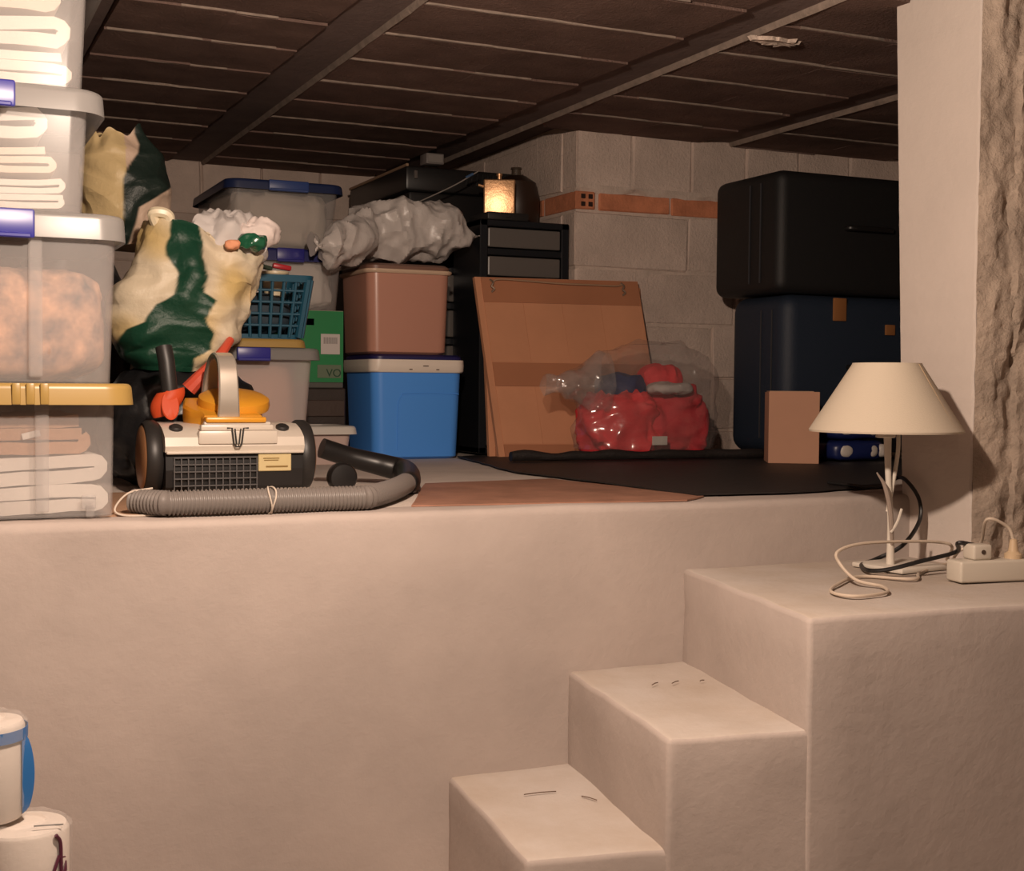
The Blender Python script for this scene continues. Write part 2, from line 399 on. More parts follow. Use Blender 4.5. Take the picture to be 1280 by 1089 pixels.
# pale mortar along the edge of two beams, and squeezed into the joints
pale = mat('pale_mortar', (0.259, 0.202, 0.166), 0.95, bump=0.4, bscale=60, var=0.3, vscale=25)
for xb in (1.052, 1.880, 2.665):
    g = G(); secs = []
    for i in range(80):
        y = 2.3 + i * (YB - 2.3 if xb < 2 else 1.7) / 79; d = 0.006 + 0.005 * noise.noise(Vector((y * 7, xb, 0))) + 0.003 * noise.noise(Vector((y * 25, xb, 0)))
        secs.append([Vector(p) for p in ((xb - 0.004, y, ZC + 0.01), (xb - 0.002, y, ZC - 0.005), (xb + max(0.001, d * .6), y, ZC - 0.0125), (xb + 0.008, y, ZC + 0.01))])
    g.loft(secs); obj('mortar_edge', g, pale, ceil, True)
for a, b, off in bays[1:]:
    for r in range(2, 13):
        y = 1.70 + off + r * 0.28
        if y > YB - 0.05 or (b > XC and y > YF - .02): continue
        g = G(); secs = []; xs = a + 0.01; xe = b - 0.01 - random.uniform(0, .25) * (b - a)
        if random.random() < .4: xs += random.uniform(.05, .3) * (b - a)
        n = 26
        for i in range(n):
            x = xs + (xe - xs) * i / (n - 1); d = 0.0012 + 0.0022 * noise.noise(Vector((x * 16, y * 9, 4)))
            secs.append([Vector(p) for p in ((x, y - 0.002 + .004 * (i > n // 2), ZC + 0.01), (x, y - 0.004 + .004 * (i > n // 2), ZC - 0.0105 - d), (x, y + 0.003, ZC - 0.0115 - d * .6), (x, y + 0.006, ZC))])
        g.loft(secs); obj('mortar_joint', g, pale, ceil, True)
# flaked white patch
g = G(); n = 26
c0 = onZ(970, 50, ZC - .012)
rim = [Vector((c0.x + (0.065 + 0.06 * noise.noise(Vector((k * .9, 0.4, 0.2)))) * math.cos(2 * math.pi * k / n), c0.y + (0.030 + 0.035 * noise.noise(Vector((k * .9, 5.3, 0.6)))) * math.sin(2 * math.pi * k / n), ZC - 0.010)) for k in range(n)]
g.loft([rim, [c0 + (p - c0) * .9 + Vector((0, 0, -0.010)) for p in rim], [c0 + (p - c0) * .5 + Vector((0, 0, -0.006)) for p in rim]])
obj('flaked_patch', g, mat('flaked_plaster', (0.62, 0.50, 0.42), 0.9, bump=0.8, bscale=60, var=0.5, vscale=30), ceil)

# ================================================================== STACK OF CLEAR BOXES (left)
def tub_sections(w, d, h, tp, r, t=0.0025, flange=0.010):
    o = []
    n = 5
    for k in range(5):
        q = k / 4; o.append(rrect(w * (tp + (1 - tp) * q), d * (tp + (1 - tp) * q), r, h * q, n))
    o.append(rrect(w + 2 * flange, d + 2 * flange, r + flange, h - 0.002, n)); o.append(rrect(w + 2 * flange, d + 2 * flange, r + flange, h + 0.002, n))
    for k in range(4, -1, -1):
        q = k / 4; o.append(rrect(w * (tp + (1 - tp) * q) - 2 * t, d * (tp + (1 - tp) * q) - 2 * t, r - t, max(t, h * q), n))
    return o
def lid_geo(w, d, h, drop, top, r, ov=0.014):
    W, D = w + 2 * ov, d + 2 * ov; n = 6
    secs = [rrect(W - 0.012, D - 0.012, r, h + top - 0.006, n), rrect(W - 0.006, D - 0.006, r, h - drop + 0.002, n), rrect(W + 0.004, D + 0.004, r, h - drop, n)]
    for k in range(5):
        a = math.radians(90 * k / 4); secs.append(rrect(W - 0.016 + 0.016 * math.cos(a), D - 0.016 + 0.016 * math.cos(a), r, h + top - 0.010 + 0.010 * math.sin(a), n))
    secs.append(rrect(W - 0.06, D - 0.06, r, h + top, n)); secs.append(rrect(W - 0.07, D - 0.07, r, h + top - 0.004, n))
    return G().loft(secs)
def clear_box(label, loc, w, d, h, tp, body_m, lid_m, drop=0.03, top=0.012, r=0.045, latch=None, latch_m=None, latch_w=0.10, rz=0.0, group=None, ribs=(), feet=False, lid_ov=0.014, name='storage_box'):
    t = thing(name, label, 'storage box', loc, rz, group)
    b = obj('body', G().loft(tub_sections(w, d, h, tp, r)), body_m, t, True)
    l = obj('lid', lid_geo(w, d, h, drop, top, r + lid_ov, lid_ov), lid_m, t, True)
    for x in ribs:
        obj('rib', G().box((x, -d / 2 * (1 + tp) / 2 - 0.004, 0.01), (0.022, 0.006, h - 0.03), 0.0025, 1), body_m, b)
    if latch is not None:
        for x in latch:
            g = G().box((x, -d / 2 - lid_ov - 0.006, h - drop - 0.004), (latch_w, 0.012, drop + top + 0.004), 0.004, 2)
            g.box((x, -d / 2 - lid_ov - 0.013, h - drop - 0.004), (latch_w * .96, 0.006, 0.008), 0.002, 1)
            obj('latch', g, latch_m, t, True)
    if feet:
        for x in feet:
            g = G().box((x, -d / 2 * tp - 0.004, 0.014), (0.024, 0.010, 0.024), 0.003, 2); g.box((x + .002, -d / 2 * tp - 0.004, -0.0), (0.014, 0.008, 0.02), 0.002, 1)
            obj('foot_clip', g, body_m, b, True)
    return t

def folded(w, d, layers, th, seed=0, sag=0.0, tuck=0.0):
    """a cloth folded back and forth; the layered edge looks out of the front"""
    path = []
    for i in range(layers):
        z = th * (i + 0.5); xs = [(-0.5 + k / 13) * w for k in range(14)]
        e1 = 1 - 0.10 * abs(noise.noise(Vector((seed * 1.7, i * 2.3, 9)))); xs = [x * e1 if x > 0 else x for x in xs]
        if i % 2: xs = xs[::-1]
        for x in xs:
            path.append(Vector((x, 0, z + sag * (x / w) ** 2 * 4 * (i + 1) / layers + 0.18 * th * noise.noise(Vector((x * 16, seed + i * .7, 0))))))
        if i < layers - 1:
            sx = 1 if i % 2 == 0 else -1; ex = xs[-1]
            for a in (-60, -20, 20, 60):
                a = math.radians(a); path.append(Vector((ex + sx * th * .5 * math.cos(a) + sx * 0.004 * noise.noise(Vector((seed, i, 3))) * 3, 0, z + th * .5 + th * .5 * math.sin(a) + sag * (i + 1.5) / layers)))
    n = len(path); top, bot = [], []
    for i, p in enumerate(path):
        t = (path[min(i + 1, n - 1)] - path[max(i - 1, 0)]); t.normalize(); nn = Vector((-t.z, 0, t.x))
        top.append(p + nn * th * .455); bot.append(p - nn * th * .455)
    my = 5; v = []; f = []
    for j in range(my + 1):
        y = -d / 2 + d * j / my
        for ring in (top, bot):
            for p in ring:
                q = Vector((p.x, y, p.z)); nz = nvec(Vector((p.x * 9, y * 7, p.z * 20 + seed))) * 0.004
                v.append(q + Vector((nz.x, nz.y * (2 if j in (0, my) else 1), nz.z * .7)))
    for j in range(my):
        for i in range(n - 1):
            a = j * 2 * n + i; b = a + 2 * n
            f.append([a, a + 1, b + 1, b]); f.append([a + n, b + n, b + n + 1, a + n + 1])
        a = j * 2 * n; b = a + 2 * n
        f.append([a, b, b + n, a + n]); f.append([a + n - 1, a + 2 * n - 1, b + 2 * n - 1, b + n - 1])
    for j in (0, my):
        for i in range(n - 1): a = j * 2 * n + i; f.append([a, a + 1, a + n + 1, a + n])
    return G().add(v, f)

linen = mat('white_linen', (0.64, 0.59, 0.541), 0.95, bump=0.25, bscale=160, var=0.06, vscale=9, spec=0.1)
cream = mat('cream_linen', (0.607, 0.525, 0.443), 0.95, bump=0.25, bscale=160, var=0.08, vscale=9, spec=0.1)
browncl = mat('brown_blanket', (0.425, 0.246, 0.153), 0.95, bump=0.4, bscale=120, var=0.15, vscale=9, spec=0.1)
floral = mat('floral_cloth', (0.62, 0.36, 0.23), 0.9, bump=0.2, bscale=100, col2=(0.10, 0.085, 0.09), vscale=20, spec=0.15)
DB = 0.40
def bx_loc(right, w, z): return (right - w / 2, YW + 0.045 + DB / 2, z)
sheet0 = G(); rim = [onZ(x, y, ZP) for x, y in ((-40, 646), (60, 647), (150, 646), (215, 644))]
pts = [Vector((-0.35, 2.315, 0))] + [Vector((p.x, max(2.304, p.y - .004), 0)) for p in rim] + [Vector((0.50, 2.45, 0)), Vector((0.52, 2.86, 0)), Vector((-0.35, 2.86, 0))]
sheet0.loft([[p + Vector((0, 0, 0.0)) for p in pts], [p + Vector((0, 0, 0.004)) for p in pts]])
single('cardboard_sheet', sheet0, mat('card_brown', (0.323, 0.188, 0.112), 0.85, bump=0.1, bscale=120, var=0.12, vscale=8), 'thin brown cardboard sheet lying under the stack of clear boxes', 'cardboard', (0, 0, ZP))
B1 = clear_box('clear storage box with yellow lid, lowest of the tall box stack', bx_loc(0.320, 0.56, ZP + .005), 0.56, DB, 0.218, 0.99, box_clear, lid_yellow, drop=0.026, top=0.010, r=0.02, ribs=(0.16,), feet=(0.235, -0.2), lid_ov=0.030)
for x in (0.118, 0.140, 0.162): obj('lid_rib', G().box((x, -DB / 2 - 0.032, 0.192), (0.014, 0.006, 0.036), 0.0025, 2), lid_yellow, bpy.data.objects['lid'], True)
zb = ZP + .005 + 0.228
B2 = clear_box('tall clear storage box with milky lid and patterned cloth inside', bx_loc(0.326, 0.56, zb), 0.56, DB, 0.275, 0.965, box_clear, lid_white, drop=0.032, top=0.012, r=0.035, ribs=(0.145,), latch=(-0.007,), latch_m=blue_latch, latch_w=0.30)
zb2 = zb + 0.287
B3 = clear_box('clear storage box of folded white towels with milky curved lid', bx_loc(0.280, 0.52, zb2), 0.52, DB - .02, 0.196, 0.965, box_clear, lid_white, drop=0.028, top=0.012, r=0.03, ribs=(0.09,), latch=(-0.01,), latch_m=blue_latch, latch_w=0.30, lid_ov=0.026)
zb3 = zb2 + 0.208
B4 = clear_box('clear storage box of bright white linen, highest of the box stack', bx_loc(0.280, 0.52, zb3), 0.52, DB - .02, 0.20, 0.965, box_clear, lid_white, drop=0.028, top=0.012, r=0.03, ribs=(0.10,), latch=(-0.03,), latch_m=blue_latch, latch_w=0.22, lid_ov=0.026)
def cloth(name, label, m, box, w, d, layers, th, dz, dx=0.0, dy=0.0, seed=0, sag=0.0, cat='linen', tilt=0.0):
    L = box.location
    o = single(name, folded(w, d, layers, th, seed, sag), m, label, cat, (L.x + dx, L.y + dy, L.z + dz), smooth=True, angle=70)
    o.rotation_euler = (0, tilt, 0); return o
cloth('folded_sheet', 'white folded bedsheet at the bottom of the yellow-lidded box', linen, B1, 0.50, 0.36, 4, 0.024, 0.005, seed=3, sag=0.008)
cloth('folded_blanket', 'brown folded blanket with a white tag in yellow-lidded box', browncl, B1, 0.48, 0.35, 3, 0.022, 0.106, dx=-0.01, seed=5, sag=0.004)
tg = single('cloth_tag', G().box((0, 0, 0), (0.030, 0.002, 0.011), 0.001, 1), linen, 'small white fabric tag on the folded brown blanket', 'tag', (0.186, B1.location.y - 0.180, B1.location.z + 0.135), rot=(0, math.radians(-14), 0))
# crumpled patterned cloth in the tall box
def lump(sx, sy, sz, seed, amp, sc, nu=72, nv=40, flat=0.0, p=2.6):
    g = G(); secs = []
    for j in range(nv + 1):
        ph = math.pi * j / nv; cz = -math.cos(ph); sr = max(0.02, math.sin(ph)) ** (2 / p)
        secs.append([Vector((sx / 2 * sr * math.copysign(abs(math.cos(2 * math.pi * k / nu)) ** (2 / p), math.cos(2 * math.pi * k / nu)),
                             sy / 2 * sr * math.copysign(abs(math.sin(2 * math.pi * k / nu)) ** (2 / p), math.sin(2 * math.pi * k / nu)),
                             sz / 2 * (1 + math.copysign(abs(cz) ** (2 / p), cz)))) for k in range(nu)])
    g.loft(secs)
    me = crumple(g, amp, sc, seed)
    if flat:
        for v in me.vertices: v.co.z = max(flat * 0, v.co.z)
    return me
o = single('patterned_cloth', lump(0.525, 0.375, 0.185, 4, 0.016, 14, p=6), floral, 'crumpled flower-patterned cloth in the tall clear box', 'cloth', (B2.location.x, B2.location.y, B2.location.z + 0.008), smooth=True, angle=60)
for i, (dz, ly, th, m, wd, sg) in enumerate(((0.006, 4, 0.011, linen, 0.44, 0.012), (0.062, 3, 0.013, cream, 0.43, 0.016), (0.118, 2, 0.022, linen, 0.40, 0.016))):
    cloth('folded_towel', ['white folded towel at the bottom of the towel box', 'cream folded towel lying between two white towels', 'thick white towel folded in half on the cream towel'][i], m, B3, wd, 0.34, ly, th, dz, dx=0.0 - i * .012, seed=11 + i * 3, sag=sg, cat='towel')
for i, (dz, ly, th, m, wd, sg) in enumerate(((0.006, 3, 0.017, linen, 0.44, 0.008), (0.066, 2, 0.024, linen, 0.43, 0.010), (0.128, 2, 0.030, cream, 0.40, 0.0))):
    cloth('folded_linen', ['white folded linen at the bottom of the highest box', 'white linen folded in half, middle of the highest box', 'cream linen folded in half, uppermost in the highest box'][i], m, B4, wd, 0.34, ly, th, dz, dx=-0.004 * i, seed=31 + i * 3, sag=sg)

# ================================================================== SHEETS ON THE PLATFORM
def flat_sheet(pix, z, t, back=(), sub=6, jag=0.006, seed=0):
    P = [onZ(x, y, ZP) for x, y in pix]; P = [Vector((p.x, p.y, 0)) for p in P] + [Vector(p) for p in back]; o = []
    for a, b in zip(P, P[1:] + P[:1]):
        for k in range(sub): q = a.lerp(b, k / sub); o.append(q + nvec(Vector((q.x * 14, q.y * 14, seed))) * jag * Vector((1, 1, 0)).length * .7)
    for p in o: p.z = 0; p.y = max(p.y, YW + 0.012)
    return G().loft([[p + Vector((0, 0, z)) for p in o], [p + Vector((0, 0, z + t)) for p in o]])
single('hardboard_sheet', flat_sheet(((515, 634), (530, 606), (690, 600), (880, 622), (860, 627)), 0.0005, 0.003), mat('hardboard', (0.331, 0.17, 0.114), 0.6, bump=0.1, bscale=60, var=0.25, vscale=9, spec=0.35), 'reddish-brown hardboard sheet lying at the ledge beside the hose', 'sheet', (0, 0, ZP))
mat_m = mat('black_sheeting', (0.020, 0.016, 0.015), 0.55, bump=0.5, bscale=25, spec=0.4)
g = flat_sheet(((572, 573), (640, 592), (760, 607), (870, 622), (1000, 618), (1108, 611)), 0.004, 0.003, back=((2.24, 2.62, 0), (2.9, 3.2, 0), (3.1, 3.97, 0), (1.72, 3.97, 0)), sub=10, jag=0.012, seed=3)
single('plastic_sheeting', g, mat_m, 'black plastic sheeting spread on the platform beneath the cardboard carton', 'sheeting', (0, 0, ZP))
ZM = ZP + 0.0075
g = G(); secs = []                                          # rolled-up rear border of the sheeting
p0, p1 = Vector((1.63, 3.585, ZM)), Vector((2.50, 3.545, ZM))
for i in range(40):
    q = p0.lerp(p1, i / 39); h = 0.030 + 0.012 * noise.noise(Vector((i * .23, 0, 0))); q = q + Vector((0, .012 * noise.noise(Vector((i * .15, 7, 0))), 0))
    secs.append([q + Vector((0, 0.014 * math.cos(a), h / 2 + h / 2 * math.sin(a))) for a in [2 * math.pi * k / 10 for k in range(10)]])
g.loft(secs); single('rolled_sheeting', g, mat_m, 'black rolled strip of sheeting in front of bag of red clothes', 'sheeting', smooth=True)

# ================================================================== BAG AREA BEHIND THE BOXES
bin_m = mat('black_bin_bag', (0.010, 0.010, 0.011), 0.32, bump=0.2, bscale=30)
single('black_sack', lump(0.34, 0.25, 0.275, 8, 0.03, 9), bin_m, 'black plastic sack under the green and white shopping bag', 'sack', (0.565, 3.11, ZP), smooth=True, angle=50)
single('black_sack', lump(0.26, 0.30, 0.58, 9, 0.03, 8), bin_m, 'tall black plastic sack behind the stack of clear boxes', 'sack', (0.355, 3.40, ZP), smooth=True, angle=50)

def bag_mesh(rings, depth, seed, amp, sc, nu=240, rows=150, rim=0.02, drop=0.0, xd=0.0):
    """rings: (z, x0, x1, yscale, ycentre); interpolated, with a ragged rim"""
    g = G(); secs = []
    zs = [r[0] for r in rings]
    for j in range(rows + 1):
        z = zs[0] + (zs[-1] - zs[0]) * j / rows
        for a, b in zip(rings, rings[1:]):
            if a[0] <= z <= b[0] + 1e-9:
                t = (z - a[0]) / (b[0] - a[0]); t = t * t * (3 - 2 * t); r = [a[i] + (b[i] - a[i]) * t for i in range(5)]; break
        cx = (r[1] + r[2]) / 2; hw = (r[2] - r[1]) / 2; sec = []
        for k in range(nu):
            an = 2 * math.pi * k / nu; c, s = math.cos(an), math.sin(an)
            x = cx + hw * math.copysign(abs(c) ** 0.75, c); y = r[4] + depth / 2 * r[3] * math.copysign(abs(s) ** 0.75, s)
            zz = z + (rim * noise.noise(Vector((math.cos(an) * 2, math.sin(an) * 2, seed + 4))) * 1.6 * max(0, (j - rows * .7) / (rows * .3))) - drop * (j / rows) ** 2 * sstep((x - xd) / .035)
            sec.append(Vector((x, y, zz)))
        secs.append(sec)
    g.loft(secs, True, False)
    me = crumple(g, amp * .55, sc, seed, fn=lambda p: 0.35 + 0.65 * min(1, (p.z - zs[0]) / 0.05))
    return facet(me, amp * 1.35, 6.0, seed, 0.10)
def sstep(t): t = max(0, min(1, t * .5 + .5)); return t * t * (3 - 2 * t)
def lerp_tab(tab, z):
    for (z0, a), (z1, b) in zip(tab, tab[1:]):
        if z <= z1: t = max(0, (z - z0) / (z1 - z0)); return a + (b - a) * t
    return tab[-1][1]
YBAG = 3.10
def bp(x, y): p = onY(x, y, YBAG - .09); return p.x, p.z
bz0 = ZP + 0.272
prof = [(440, 165, 285), (415, 152, 305), (375, 150, 318), (330, 178, 330), (295, 192, 334), (272, 196, 336)]
rings = [(bp(a, y)[1] - bz0, bp(a, y)[0], bp(b, y)[0], (0.85, 1.0, 1.0, 0.9, 0.75, 0.6)[i], 0.0) for i, (y, a, b) in enumerate(prof)]
rings = [(0.0, rings[0][1] + 0.02, rings[0][2] - .02, 0.7, 0.0)] + [r for r in rings if r[0] > 0.01]
CXB = (rings[2][1] + rings[2][2]) / 2
rings = [(a, b - CXB, c - CXB, d, e) for a, b, c, d, e in rings]
gl = [(bp(0, y)[1] - bz0, bp(x, y)[0] - CXB) for y, x in ((445, 150), (425, 150), (408, 158), (398, 178), (375, 192), (362, 214), (335, 220), (310, 207), (290, 208), (272, 214))]
gr = [(bp(0, y)[1] - bz0, bp(x, y)[0] - CXB) for y, x in ((445, 240), (432, 262), (412, 262), (392, 252), (368, 266), (358, 250), (335, 256), (310, 250), (290, 254), (272, 250))]
def mixc(a, b, t): return tuple(x + (y - x) * t for x, y in zip(a, b))
def bagcol(p):
    wv = 0.006 * noise.noise(Vector((p.x * 30, p.z * 40, 3)))
    k = sstep((p.x - lerp_tab(gl, p.z) - wv) / .004) * sstep((lerp_tab(gr, p.z) + wv - p.x) / .004) * (p.y < .07)
    t = sstep(noise.noise(Vector((p.x * 8, p.z * 8, 2))) * 3 + .8); base = mixc((0.62, 0.45, 0.18), (0.66, 0.57, 0.42), t)
    return mixc(base, (0.008, 0.050, 0.028), k)
bag = thing('shopping_bag', 'green, white and yellow plastic shopping bag full of cloth on black sack', 'bag', (CXB, YBAG, bz0))
bag_m = mat('glossy_bag_film', (0.95, 0.95, 0.95), 0.38, attr=True, bump=0.35, bscale=34, spec=0.35, var=0.02)
me = bag_mesh(rings, 0.24, 3, 0.045, 6.5, drop=0.055, xd=bp(262, 300)[0] - CXB); colour(me, bagcol)
obj('bag_body', me, bag_m, bag, True, angle=35)
zt = rings[-1][0]
h = G().tube(spline([(rings[-1][1] + .01, -.05, zt - .02), (rings[-1][1] - .005, -.07, zt + .012), (rings[-1][1] + 0.028, -.075, zt + .008), (rings[-1][1] + .03, -.06, zt - .03)], 8), [0.012] * 25, 8)
obj('handle_loop', h, mat('bag_handle', (0.78, 0.69, 0.50), 0.35), bag, True)
g = G().tube(spline([onY(a, b, yy) - bag.location for a, b, yy in ((288, 425, 2.975), (278, 440, 2.945), (266, 456, 2.93), (250, 472, 2.925), (236, 487, 2.93))], 6), [0.009 + .009 * (k / 24) for k in range(25)], 10)
obj('red_strap', g, mat('red_strap', (0.60, 0.085, 0.045), 0.4), bag, True)
stuffz = bz0 + zt
def blob(name, label, m, px, py, Y, sx, sy, sz, seed, amp=0.02, sc=18, cat='cloth', rot=None):
    p = onY(px, py, Y)
    return single(name, lump(sx, sy, sz, seed, amp, sc, 48, 28), m, label, cat, (p.x, Y, p.z), smooth=True, angle=55, rot=rot)
blob('white_cloth', 'white crumpled cloth spilling out of the shopping bag', mat('grey_white_cloth', (0.58, 0.54, 0.52), 0.8, bump=.2), 285, 328, 3.09, 0.17, 0.13, 0.105, 5, 0.035, 15)
blob('pink_cloth', 'pinkish white cloth corner sticking out of shopping bag', mat('pink_white_cloth', (0.74, 0.64, 0.60), 0.8), 322, 304, 3.05, 0.085, 0.07, 0.050, 6, 0.022, 20)
blob('green_wrapper', 'shiny dark green wrapper at the top of shopping bag', mat('green_film', (0.015, 0.10, 0.05), 0.22), 316, 312, 3.00, 0.060, 0.05, 0.032, 7, 0.012, 26, cat='wrapper')
blob('orange_cloth', 'small orange-pink cloth peeping from the shopping bag', mat('orange_cloth', (0.75, 0.33, 0.18), 0.8), 291, 312, 2.99, 0.035, 0.03, 0.022, 8, 0.006, 30)

# second bag, higher up behind the boxes
def bp2(x, y): p = onY(x, y, 3.25); return p.x, p.z
bz1 = ZP + 0.57
prof2 = [(285, 110, 200), (260, 108, 205), (215, 106, 213), (180, 110, 210), (150, 118, 180)]
rings2 = [(bp2(0, y)[1] - bz1, bp2(a, y)[0], bp2(b, y)[0], (0.8, 1, 1, .8, .5)[i], 0.0) for i, (y, a, b) in enumerate(prof2)]
rings2 = [(0.0, rings2[0][1] + .01, rings2[0][2] - .01, 0.7, 0.0)] + [r for r in rings2 if r[0] > .012]
CX2 = (rings2[2][1] + rings2[2][2]) / 2
rings2 = [(a, b - CX2, c - CX2, d, e) for a, b, c, d, e in rings2]
gl2 = [(bp2(0, y)[1] - bz1, bp2(x, y)[0] - CX2) for y, x in ((300, 150), (265, 151), (215, 152), (200, 157), (178, 172), (165, 175), (150, 170))]
gr2 = [(bp2(0, y)[1] - bz1, bp2(x, y)[0] - CX2) for y, x in ((300, 160), (270, 168), (250, 172), (238, 190), (222, 212), (200, 230), (150, 230))]
def bagcol2(p):
    k = sstep((p.x - lerp_tab(gl2, p.z)) / .004) * sstep((lerp_tab(gr2, p.z) - p.x) / .004)
    return mixc((0.60, 0.46, 0.24) if p.x < 0 else (0.56, 0.42, 0.32), (0.012, 0.022, 0.018), k)
me = bag_mesh(rings2, 0.18, 13, 0.04, 7); colour(me, bagcol2)
single('shopping_bag', me, bag_m, 'yellow and dark green shopping bag behind the clear boxes', 'bag', (CX2, 3.32, bz1), smooth=True, angle=40)

# ================================================================== VACUUM CLEANER
VY = 2.70
va, vb = onY(186, 600, VY).x, onY(397, 600, VY).x
VCX = (va + vb) / 2; VW = vb - va                           # about 0.35 m across the wheels
VZ = ZP
def vz(y): return onY(290, y, VY).z - VZ                    # height of a picture row at the front of the cleaner
def vx(x): return onY(x, 560, VY).x - VCX
shell_m = mat('cream_shell', (0.608, 0.547, 0.471), 0.30, spec=0.5)
orange_m = mat('yellow_orange_plastic', (0.68, 0.306, 0.025), 0.35)
redor_m = mat('red_orange_plastic', (0.561, 0.072, 0.021), 0.5, spec=.25)
silver_m = mat('silver_plastic', (0.496, 0.448, 0.384), 0.25, metal=0.45)
dark_m = mat('charcoal_plastic', (0.022, 0.020, 0.019), 0.45)
vac = thing('vacuum_cleaner', 'yellow, cream and black canister vacuum cleaner lying beside the clear boxes', 'vacuum cleaner', (VCX, VY, VZ + .004))
bw = VW - 0.066
def prism_x(prof, w, r=0.0):
    """profile in (y, z), extruded along x"""
    n = 14; g = G()
    return g.loft([[Vector((-w / 2 + w * i / n, y, z)) for y, z in prof] for i in range(n + 1)])
ztop = vz(537)
zc_ = vz(567)
low = [(0.012, 0.006), (0.0, 0.020), (-0.004, zc_ * .6), (-0.002, zc_ - .002), (0.26, zc_ - .002), (0.262, 0.05), (0.24, 0.008)]
body = obj('lower_body', prism_x(low, bw), black_pl, vac)
up = [(-0.006, zc_), (-0.010, zc_ + 0.012), (-0.004, zc_ + 0.03), (0.012, zc_ + (ztop - zc_) * .8), (0.03, ztop - 0.002), (0.06, ztop + .006), (0.16, ztop + .008), (0.24, ztop - 0.02), (0.262, zc_)]
sh = obj('front_shell', prism_x(up, bw + 0.004), shell_m, vac, True, angle=30)
obj('shell_lip', G().box((0, -0.006, zc_ - 0.004), (bw, 0.014, 0.006), 0.002, 2), shell_m, sh)
# raised centre flap
fl = G(); fx0, fx1 = vx(247), vx(345)
for (a, b, z0, z1) in ((fx0, fx1, zc_ + .016, ztop - .006), (fx0 + .006, fx1 - .006, ztop - .006, ztop + 0.006), (fx0 + .012, fx1 - .012, ztop + .004, ztop + 0.012)):
    fl.box(((a + b) / 2, -0.008 + (0.012 if z0 > ztop - .01 else 0.003), z0), (b - a, 0.018, z1 - z0), 0.003, 2)
obj('centre_flap', fl, shell_m, sh, True)
# emblem of thin bent lines
em = G(); ex = vx(295); ez = (zc_ + ztop) / 2 + .004
Q = lambda x, z: Vector((ex + x, -0.0175, ez + z))
em.tube([Q(-.022, .020), Q(-.012, .020), Q(-.008, -.012), Q(-.004, -.018), Q(.004, -.018), Q(.008, -.012), Q(.012, .020), Q(.022, .020)], 0.0018, 6)
em.tube([Q(-.006, .019), Q(-.0025, -.013)], 0.0015, 6); em.tube([Q(.006, .019), Q(.0025, -.013)], 0.0015, 6)
obj('emblem', em, dark_m, sh, True)
for x in (vx(223), vx(357)):
    obj('button', G().lathe([(0.014, 0), (0.014, 0.004), (0.010, 0.007)], 24, (x, 0.028, ztop - .003), Matrix.Rotation(math.radians(25), 3, 'X')), dark_m, sh, True)
# exhaust grille
gx0, gx1, gz0, gz1 = vx(217), vx(320), vz(617), vz(574)
gg = G()
for i in range(13): gg.box((gx0 + (gx1 - gx0) * i / 12, -0.006, gz0), (0.0022, 0.006, gz1 - gz0), 0)
for i in range(6): gg.box(((gx0 + gx1) / 2, -0.007, gz0 + (gz1 - gz0) * i / 5 - .001), (gx1 - gx0 + .003, 0.006, 0.0024), 0)
obj('exhaust_grille', gg, mat('grille_grey', (0.085, 0.08, 0.08), 0.45), body)
lb = obj('rating_label', G().box(((vx(322) + vx(363)) / 2, -0.006, vz(592)), (vx(363) - vx(322), 0.004, vz(570) - vz(592)), 0.0015, 1), mat('cream_label', (0.576, 0.464, 0.24), 0.5), body)
for i, (wd, zz) in enumerate(((0.034, 0.026), (0.030, 0.022), (0.046, 0.008))):
    obj('label_print', G().box(((vx(322) + vx(363)) / 2 + (0.004 if i == 2 else -.008), -0.0086, vz(592) + zz), (wd, 0.0008, 0.0016 if i < 2 else .003)), mat('label_ink', (0.22, 0.13, 0.03), 0.6), lb)
# side wheels
for sx in (-1, 1):
    R = 0.5 * (vz(529) - 0.0)
    M = RY90.copy()
    g = G().lathe([(R * .55, -0.017), (R * .93, -0.016), (R, -0.008), (R, 0.008), (R * .93, 0.016), (R * .55, 0.017)], 48, (sx * (bw / 2 + 0.017), 0.085, R), M)
    wh = obj('wheel', g, dark_m, vac, True, angle=40)
    g = G().lathe([(R * .80, 0.0), (R * .86, 0.003), (R * .80, 0.006), (R * .40, 0.010)], 48, (sx * (bw / 2 + 0.031), 0.085, R), RY90 if sx > 0 else Matrix.Rotation(math.radians(-90), 3, 'Y'))
    obj('wheel_ring', g, mat('bronze_ring', (0.50, 0.25, 0.12), 0.35, metal=.3), wh, True)
# yellow dust-bin cover: flared plate with round lid
yc = G(); zb_ = ztop + 0.004
px_ = [(-0.062, 0.02), (0.062, 0.02), (0.060, 0.05), (0.074, 0.075), (0.085, 0.12), (0.07, 0.19), (-0.07, 0.19), (-0.085, 0.12), (-0.074, 0.075), (-0.060, 0.05)]
yc.loft([[Vector((x * s, y, zb_ + dz + (y - .02) * .20)) for x, y in px_] for s, dz in ((0.98, -0.02), (1.0, 0.0), (1.0, 0.014), (0.95, 0.020))])
cov = obj('yellow_cover', yc, orange_m, vac, True, angle=30)
obj('round_lid', G().lathe([(0.074, -0.004), (0.076, 0.004), (0.074, 0.016), (0.064, 0.022), (0.03, 0.025)], 48, (0.022, 0.115, zb_ + 0.040), Matrix.Rotation(math.radians(14), 3, 'X')), orange_m, cov, True)
obj('cover_lip', G().box((0, 0.004, ztop + .010), (0.125, 0.03, 0.012), 0.004, 2), orange_m, cov, True)
